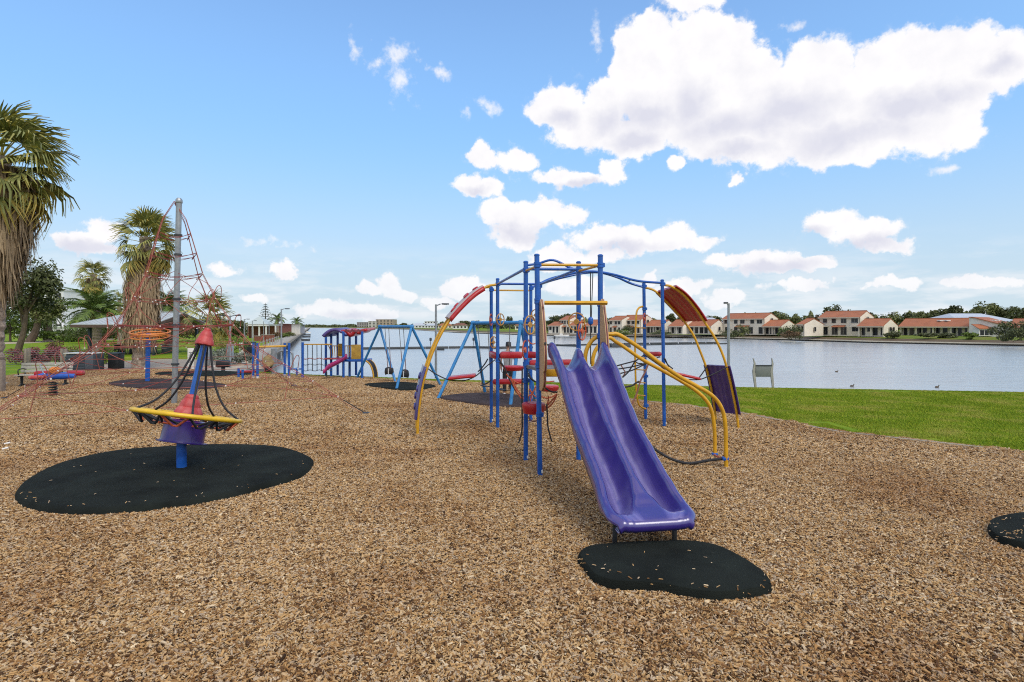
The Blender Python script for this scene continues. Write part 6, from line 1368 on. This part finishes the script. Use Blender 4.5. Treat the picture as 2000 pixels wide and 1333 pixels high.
def block(name, label, x0, x1, ytop, Y, dep, wall, roofm=None, rows=2, cols=3, cat_='building', zr=None, grp=None, glass=GLASSD):
    a = (x0 - 1000) / F * Y; b2 = (x1 - 1000) / F * Y; z = EYE + (HOR - ytop) / F * Y; T = thing(name, ((a + b2) / 2, Y, 0), label, cat_, grp)
    zt = zr if zr else z
    MB().box(((a + b2) / 2, Y + dep / 2, zt / 2), (b2 - a, dep, zt)).build('wall', wall, T)
    if zr:
        m_ = (b2 - a) * .22; A, B, C, D = [V3((x, y, zr)) for x, y in ((a - .5, Y - .5), (b2 + .5, Y - .5), (b2 + .5, Y + dep + .5), (a - .5, Y + dep + .5))]; E_, F_ = V3((a + m_, Y + dep / 2, z)), V3((b2 - m_, Y + dep / 2, z))
        mb = MB(); mb.add([A, B, F_, E_, C, D], [(0, 1, 2, 3), (1, 4, 2), (4, 5, 3, 2), (5, 0, 3), (0, 5, 4, 1)]); mb.build('roof', roofm, T, ang=0)
    else: MB().box(((a + b2) / 2, Y + dep / 2, zt + .15), (b2 - a + .5, dep + .5, .3)).build('roof', roofm or wall, T)
    for r_ in range(rows):
        for c in range(cols):
            w = (b2 - a) / cols; hh = zt / rows; f = MB().box((a + w * (c + .5), Y - .03, hh * (r_ + .52)), (w * .55, .08, hh * .55)).build('window', FRAME, T); MB().box((a + w * (c + .5), Y - .08, hh * (r_ + .52)), (w * .48, .03, hh * .46)).build('pane', glass, f)
    return T
WFL = mat('white_flats', (.70, .70, .69), .7, .05, .5)
block('apartment_block', 'white flats showing between the dark tree and the broad palm', 68, 124, 568, 132, 14, WFL, rows=3, cols=3, cat_='building')
block('apartment_block', 'low white wing of the flats behind the palm trunks', 30, 168, 640, 126, 8, WFL, rows=1, cols=9, cat_='building')
block('apartment_block', 'wide tan and white apartment tower across the far water', 734, 768, 624.5, 935, 30, mat('tan_flats', (.38, .30, .23), .8, .1, .05), rows=5, cols=5)
block('apartment_block', 'grey stepped apartment block left of the tan tower', 697, 720, 630, 940, 30, mat('grey_flats', (.30, .28, .27), .8, .1, .05), rows=3, cols=5)
block('apartment_block', 'pale slim apartment block against the left side of the tan tower', 719, 734, 628, 925, 30, mat('pale_flats', (.50, .48, .45), .8, .05, .05), rows=4, cols=2)
block('apartment_block', 'white stepped flats behind the left lamp of the swings', 829, 851, 628, 660, 20, WFL, rows=3, cols=4)
HG = 'small houses far along the shore'
for x0, x1, yt, Y, w_, r_, lab in ((804, 830, 634, 640, WFL, METR, 'white far house with a pale metal roof, left of the swing lamp'), (830, 852, 635, 600, WFL, METR, 'white far house right behind the swing lamp'), (856, 882, 634.5, 520, CREAM, TILE, 'far tiled house just right of the swing lamp'),
                                  (884, 912, 634, 440, WFL, TILED, 'far brown-roofed house left of the second swing'), (1006, 1040, 634, 330, CREAM, TILE, 'far tiled house behind the twin tower posts'), (1042, 1066, 633, 290, CREAM, TILED, 'far brown-roofed house left of the cottage row'), (664, 690, 637.5, 1180, WFL, METR, 'furthest pale house at the end of the lake'), (612, 634, 638.0, 1200, CREAM, METR, 'furthest cream house beside the promenade end')):
    block('house', lab, x0, x1, yt - 2.5, Y, 9, w_, r_, 1, 4, 'house', zr=2.6, grp=HG)
for x0, x1, yt, Y, dep, w_, r_, lab in ((478, 512, 633, 128, 9, BRICKR, TILED, 'brick house with a broad brown roof left of the pine'), (512, 540, 632, 132, 9, BRICKR, TILED, 'brick house with brown roof behind the garden wall'), (540, 560, 634, 140, 9, CREAM, TILED, 'cream house with brown roof above the promenade'), (561, 573, 637, 165, 9, mat('grey_render', (.3, .3, .31), .8, .08), METR, 'grey house at the promenade bend')):
    block('house', lab, x0, x1, yt, Y, dep, w_, r_, 1, 4, 'house', zr=2.7, grp='houses along the promenade')
for x0, x1, yt, Y, lab in ((1873, 1990, 611.5, 150, 'large pale metal roof rising behind the tiled houses at right'), (1712, 1735, 619, 165, 'small pale metal roof behind the single-storey gable house'), (1386, 1412, 620, 215, 'pale roof peeping over the house under the red arch panel')):
    block('house', lab, x0, x1, yt, Y, 16, WFL, METR, 1, 6, 'house', zr=3.4, grp='pale roofed houses behind the tiled row')
# kiosk and garden walls
ky = 104; KI = thing('kiosk', V3((-46.4, ky, 0)), 'small white kiosk with a pale pyramid roof and side wings', 'kiosk')
def kx(x): return (x - 1000) / F * ky
c = V3((kx(498.5), ky + 2, 0))
mb = MB(); A, B, C, D = [c + V3((x, y, 2.55)) for x, y in ((-1.9, -1.9), (1.9, -1.9), (1.9, 1.9), (-1.9, 1.9))]; mb.add([A, B, C, D, c + V3((0, 0, 4.1))], [(0, 1, 4), (1, 2, 4), (2, 3, 4), (3, 0, 4), (0, 3, 2, 1)]); mb.build('roof', mat('mint_roof', (.46, .52, .50), .5, .05), KI, ang=0)
for s in (-1, 1): MB().box(c + V3((s * 2.0 - .2, .4, 2.42)), (3.4, 2.6, .16)).build('wing_roof', MATS['mint_roof'], KI)
MB().box(c + V3((0, 0, 2.36)), (4.0, 3.9, .26)).build('fascia', WHITE, KI)
for x in (-3.4, -1.85, -.6, .6, 1.85, 3.2): MB().box(c + V3((x, -1.7 if abs(x) < 2.5 else -.8, 1.15)), (.22, .22, 2.3)).build('column', WHITE, KI)
MB().box(c + V3((0, 1.2, 1.1)), (5.2, .3, 2.2)).build('rear_wall', BRICKR, KI)
for x0, x1, Y, h, lab in ((511, 536, 81, .95, 'red brick garden wall right of the kiosk'), (497, 511, 86, .7, 'low red brick wall below the kiosk')):
    a, b2 = (x0 - 1000) / F * Y, (x1 - 1000) / F * Y; T = thing('garden_wall', ((a + b2) / 2, Y, 0), lab, 'wall'); MB().box(((a + b2) / 2, Y, h / 2), (b2 - a, .24, h)).build('brickwork', BRICKR, T); MB().box(((a + b2) / 2, Y, h + .04), (b2 - a + .06, .3, .08)).build('coping', CONC, T)
p0 = V3(((536 - 1000) / F * 81, 81, 0)); PF = thing('paling_fence', p0, 'open fence of pale posts running along the promenade', 'fence')
for k in range(8): q = p0 + V3((-.348, 1, 0)) * (k * -4.2) + V3((.6, 0, 0)); MB().box(q + V3((0, 0, .42)), (.10, .10, .84)).build('post', mat('pale_post', (.34, .33, .28), .8, .15, 9), PF)
for z in (.72,): MB().beam(p0 + V3((.6, 0, z)), p0 + V3((-.348, 1, 0)) * (7 * -4.2) + V3((.6, 0, z)), .04, .06).build('rail', mat('pale_post', (.34, .33, .28), .8, .15, 9), PF)
# red car on the far road
cp = G(150, 664); CA = thing('parked_car', cp, 'small red car parked beyond the lawn, under the pavilion eave', 'car'); CR = mat('red_car_paint', (.42, .02, .025), .25, .1, coat=.5)
prof = [(-2.0, .35), (-2.0, .72), (-1.5, .84), (-.85, .92), (-.35, 1.38), (.75, 1.40), (1.45, .95), (1.95, .88), (2.0, .35)]
MB().prism([cp + V3((x, 0, z)) for x, z in prof], (0, -.8, 0), (0, .8, 0)).build('body', CR, CA)
MB().prism([cp + V3((x, 0, z)) for x, z in ((-.75, .95), (-.32, 1.32), (.7, 1.34), (1.25, .97))], (0, -.82, 0), (0, .82, 0)).build('windows', GLASSD, CA)
for x in (-1.25, 1.25):
    for y in (-.8, .8): w_ = MB().lathe([(.2, -.1), (.31, -.09), (.31, .09), (.2, .1)], cp + V3((x, y, .31)), Matrix.Rotation(R(90), 3, 'X'), 16).build('wheel', BLACKR, CA)
for y in (-.6, .6): MB().rbox(cp + V3((-1.99, y, .62)), (.06, .3, .14), .02).build('headlight', CLAMP, CA)
# ------------------------------------------------------------------ trees behind the houses
GT = 'trees behind the far houses'
def ftree(x, yt, w, Y, m, lab, n=1100, tr=.35, name='tree'):
    ztop = EYE + (HOR - yt) / F * Y; rx = w / F * Y / 2; rz_ = min(ztop * .42, rx * 1.0 + 1.2); base = V3(((x - 1000) / F * Y, Y, 0)); return tree(name, base, ztop - rz_, (rx, rx * .8, rz_), n, .5 + Y * .0014, m, lab, 'tree', GT, tr=tr, K=12)
for a in ((1088, 615, 52, 232, LDARK, 'dark round tree over the left end cottages'), (1106, 611, 46, 240, LDARK, 'taller dark round tree over the left two-storey house'), (1206, 616, 50, 236, LDARK, 'dark tree left of the yellow ladder'), (1236, 613, 42, 238, LOLIVE, 'olive tree behind the villa by the yellow ladder'), (1276, 619, 46, 240, LDARK, 'low dark tree between the two right posts'),
          (1311, 611, 26, 232, LDARK, 'narrow dark tree just left of the red arch panel'), (1345, 619, 50, 236, LOLIVE, 'olive tree hidden behind the red arch panel'), (1392, 617, 46, 226, LDARK, 'dark tree between the red arch panel and the tall lamp'), (1444, 611, 40, 218, LDARK, 'low dark tree over the left villa roof, nearest the lamp'), (1482, 606.5, 36, 214, LDARK, 'round dark tree over the middle of the left villa roof'),
          (1524, 605.5, 54, 210, LOLIVE, 'wide olive tree above the left villa gable'), (1562, 612, 46, 206, LOLIVE, 'olive tree left of the largest villa'), (1590, 612, 34, 202, LBROWN, 'rusty tree against the left wall of the largest villa'), (1630, 594.5, 48, 196, LDARK, 'tallest dark tree rising over the largest villa'), (1654, 601, 24, 194, LDARK, 'narrow dark tree beside the tallest one'),
          (1692, 609, 30, 190, LDARK, 'dark tree showing over the largest villa gable'), (1736, 603.5, 54, 186, LOLIVE, 'broad olive tree above the single-storey gable house'), (1778, 605.5, 38, 182, LDARK, 'dark round tree over the left half of the long low house'), (1806, 608, 26, 180, LOLIVE, 'small olive tree over the middle of the long low house'), (1838, 599, 46, 176, LDARK, 'dark spreading tree over the skylights'),
          (1866, 595.5, 28, 174, LDARK, 'flat-topped dark tree left of the pale metal roof'), (1925, 585, 56, 172, LOLIVE, 'tallest olive tree at right above the pale metal roof'), (1950, 588, 30, 174, LDARK, 'dark tree leaning on the tallest olive tree at right'), (1985, 593, 46, 168, LDARK, 'dark tree at the right edge of the photo'),
          (907, 626, 30, 470, LDARK, 'far dark tree left of the second swing bar'), (932, 624.5, 26, 460, LDARK, 'far dark tree above the second swing corner'), (789, 631, 14, 660, LDARK, 'far round tree above the first swing bar'), (1020, 626, 40, 380, LOLIVE, 'far olive tree behind the tower posts'), (960, 629, 40, 430, LDARK, 'far low dark tree behind the second swing'), (1060, 624, 30, 300, LDARK, 'far dark tree beside the leftmost cottage')):
    ftree(*a)
pb = V3(((995 - 1000) / F * 420, 420, 0)); tree('pine_tree', pb, 6.0, (2.6, 2.6, 4.6), 700, 1.0, LDARK, 'far pine with a ragged top above the standing person', 'pine tree', tr=.4, K=9)
# low woods behind: nobody could count them
def woods(name, px, m, n, size, seed, sky=1.):
    rng = random.Random(seed); mb = MB()
    for (x0, x1, yt0, yt1, Y0, Y1) in px:
        cnt = int(n * abs(x1 - x0) / 100); bumps = [(rng.random(), rng.uniform(.02, .06), rng.uniform(.5, 1.2)) for _ in range(max(3, int(abs(x1 - x0) / 12)))]
        for i in range(cnt):
            t = rng.random(); x = x0 + (x1 - x0) * t; Y = (Y0 + (Y1 - Y0) * t) * rng.uniform(1., 1.06); zt = EYE + (HOR - (yt0 + (yt1 - yt0) * t)) / F * Y
            k = max([.55] + [.55 + .45 * h * math.exp(-((t - b_) / w) ** 2) for b_, w, h in bumps]); z = zt * min(1.15, k) * rng.random() ** .6
            p = V3(((x - 1000) / F * Y, Y, z)); nr = V3((rng.gauss(0, 1), -abs(rng.gauss(0, 1)), rng.gauss(.5, .7))).normalized(); u = nr.orthogonal().normalized(); u = Matrix.Rotation(rng.uniform(0, 6.28), 3, nr) @ u; w = nr.cross(u); L_ = size * Y / 200 * rng.uniform(.6, 1.4)
            mb.add([p - u * L_ * .5, p + w * L_ * .3, p + u * L_ * .5, p - w * L_ * .3], [(0, 1, 2, 3)], min(1, max(0, rng.gauss(.5, .22))))
    o = mb.build(name, m, None, ang=0, recalc=False, tint=True); o['kind'] = 'stuff'; return o
woods('woods', [(1065, 1190, 624, 622, 250, 245), (1190, 1420, 620, 619, 245, 225), (1420, 1600, 613, 612, 225, 205), (1600, 1720, 612, 612, 205, 195), (1720, 2100, 607, 600, 192, 170)], LOLIVE, 2200, .9, 4)
woods('woods', [(560, 760, 636, 633.5, 1230, 1000), (760, 860, 633, 632, 900, 660), (850, 960, 630, 629, 620, 480), (950, 1080, 629, 627, 470, 300)], LDARK, 1500, .8, 5)
woods('woods', [(-60, 180, 628, 632, 150, 150), (180, 470, 629, 629, 150, 150), (440, 580, 632, 635, 170, 260)], LDARK, 1300, 1.1, 6)
# gardens between the houses
for x, yb, rx, rz_, m, lab in ((1426, 654, 2.6, 2.4, LDARK, 'dark shrub at the foot of the left villa, right beside the lamp'), (1449, 654, 2.2, 3.2, LOLIVE, 'small palm-like shrub in front of the left villa'), (1531, 655, 2.0, 2.4, LGREEN, 'yellow-green shrub before the cottage at the left villa'), (1540, 655.5, 2.6, 2.8, LDARK, 'tall dark hedge block beside the yellow-green shrub'), (1546, 657, 2.2, 1.5, LBROWN, 'grey rounded shrub low on the bank'), (1556, 656, 1.8, 2.6, LDARK, 'dark hedge against the blank cottage gable'),
                           (1743, 657.3, 1.9, 1.5, LDARK, 'clipped square hedge in front of the plain gable'), (1810, 658, 2.4, .9, LDARK, 'low dark bush under the long veranda, left one'), (1848, 658, 2.4, .9, LDARK, 'low dark bush under the long veranda, right one'), (1893, 659, 1.7, 1.1, LGREEN, 'bright green bush at the right end of the long low house'), (1982, 662, 4.0, 3.6, LDARK, 'big dark round bush near the water at the right edge'), (1214, 651.6, 3, 1.8, LGREEN, 'green bush before the villa by the yellow ladder'), (1226, 651.6, 2.5, 2.8, LDARK, 'dark bush under the villa balcony by the yellow ladder'), (1290, 652, 3, 1.2, LDARK, 'low bush in front of the house between the posts')):
    p = G(x, yb); tree('garden_shrub', p, rz_ * .22, (rx, rx * .8, rz_ * .74), 900 if rx < 3.5 else 3600, .34, m, lab, 'shrub', 'garden shrubs of the far houses', tr=0, K=9)
# ------------------------------------------------------------------ on the water
FL = mat('float_dark', (.035, .04, .042), .7, .2, 1)
def boom(label, px, r_=.28):
    pts_ = [G(x, y, WZ) + V3((0, 0, .1)) for x, y in px]; T = thing('floating_boom', pts_[0], label, 'boom', 'floating booms on the lake')
    for a, b2 in zip(pts_, pts_[1:]):
        n = max(1, int((b2 - a).length / 3)); 
        for i in range(n): MB().tube([a.lerp(b2, i / n + .01), a.lerp(b2, (i + 1) / n - .01)], r_, 6).build('float', FL, T)
boom('longest floating dark boom across the water behind the swings', [(706, 683), (760, 682.5), (830, 681.5), (922, 680.5), (975, 681.5), (1040, 680)])
boom('short dark boom segment just right of the first swing', [(845, 684), (867, 684.5)], .2); boom('dark boom line behind the slide entrance', [(1066, 675), (1128, 677.5)], .22); boom('thick dark boom right of the entry board', [(1192, 679), (1230, 678.5)], .5); boom('thin boom line ending near the tall lone lamp', [(1100, 676), (1240, 672.5), (1405, 670.5)], .2); boom('lower thin boom line beside the tall lone lamp', [(1240, 675.5), (1330, 673.5), (1424, 672.5)], .14)
for x, y in ((841, 674.5), (925, 674), (1083, 669.5)):
    q = G(x, y, WZ); lab = {841: 'small channel marker on the water near the swing lamp', 925: 'small channel marker above the second swing leg', 1083: 'small channel marker seen beside the left entry board'}[x]; T = thing('channel_marker', q, lab, 'marker', 'channel markers'); MB().tube([q - V3((0, 0, .3)), q + V3((0, 0, 1.2))], .06, 6).build('pole', DSTEEL, T); MB().rbox(q + V3((0, 0, 1.1)), (.45, .3, .6), .1).build('beacon', DSTEEL, T)
for x, y, s, lab in ((597.5, 666, 1., 'nearest moored dinghy off the promenade'), (599, 659.5, 1.2, 'second moored dinghy off the promenade'), (600, 655.5, 1.3, 'third moored dinghy off the promenade'), (601, 651, 1.5, 'furthest moored boat off the promenade with a pale cabin'), (1097, 657, 1.5, 'pale boat moored at the far bank left of the tower')):
    q = G(x, y, WZ); T = thing('dinghy', q, lab, 'boat', 'small moored boats'); L_ = (1.0 if x < 1000 else 1.8) * s; rows = []
    for i in range(9):
        t = -1 + i / 4; w = (.36 if x < 1000 else .62) * s * (1 - max(0, t) ** 2.2 * .95); rows.append([q + V3((t * L_, y_ * w, z)) for y_, z in ((-1, .42 + .12 * max(0, t)), (-.8, .02), (0, -.12), (.8, .02), (1, .42 + .12 * max(0, t)))])
    o = MB().grid(rows).build('hull', WHITE if x in (601, 1097) else DSTEEL, T, ang=50); md = o.modifiers.new('thick', 'SOLIDIFY'); md.thickness = .06
    MB().box(q + V3((0, 0, .3)), (.2, (.55 if x < 1000 else 1.0) * s, .06)).build('thwart', TIMBER, T)
    if x in (601, 1097): MB().rbox(q + V3((-.2, 0, .6)), (1.1, .7, .6), .1).build('cabin', WHITE, T)
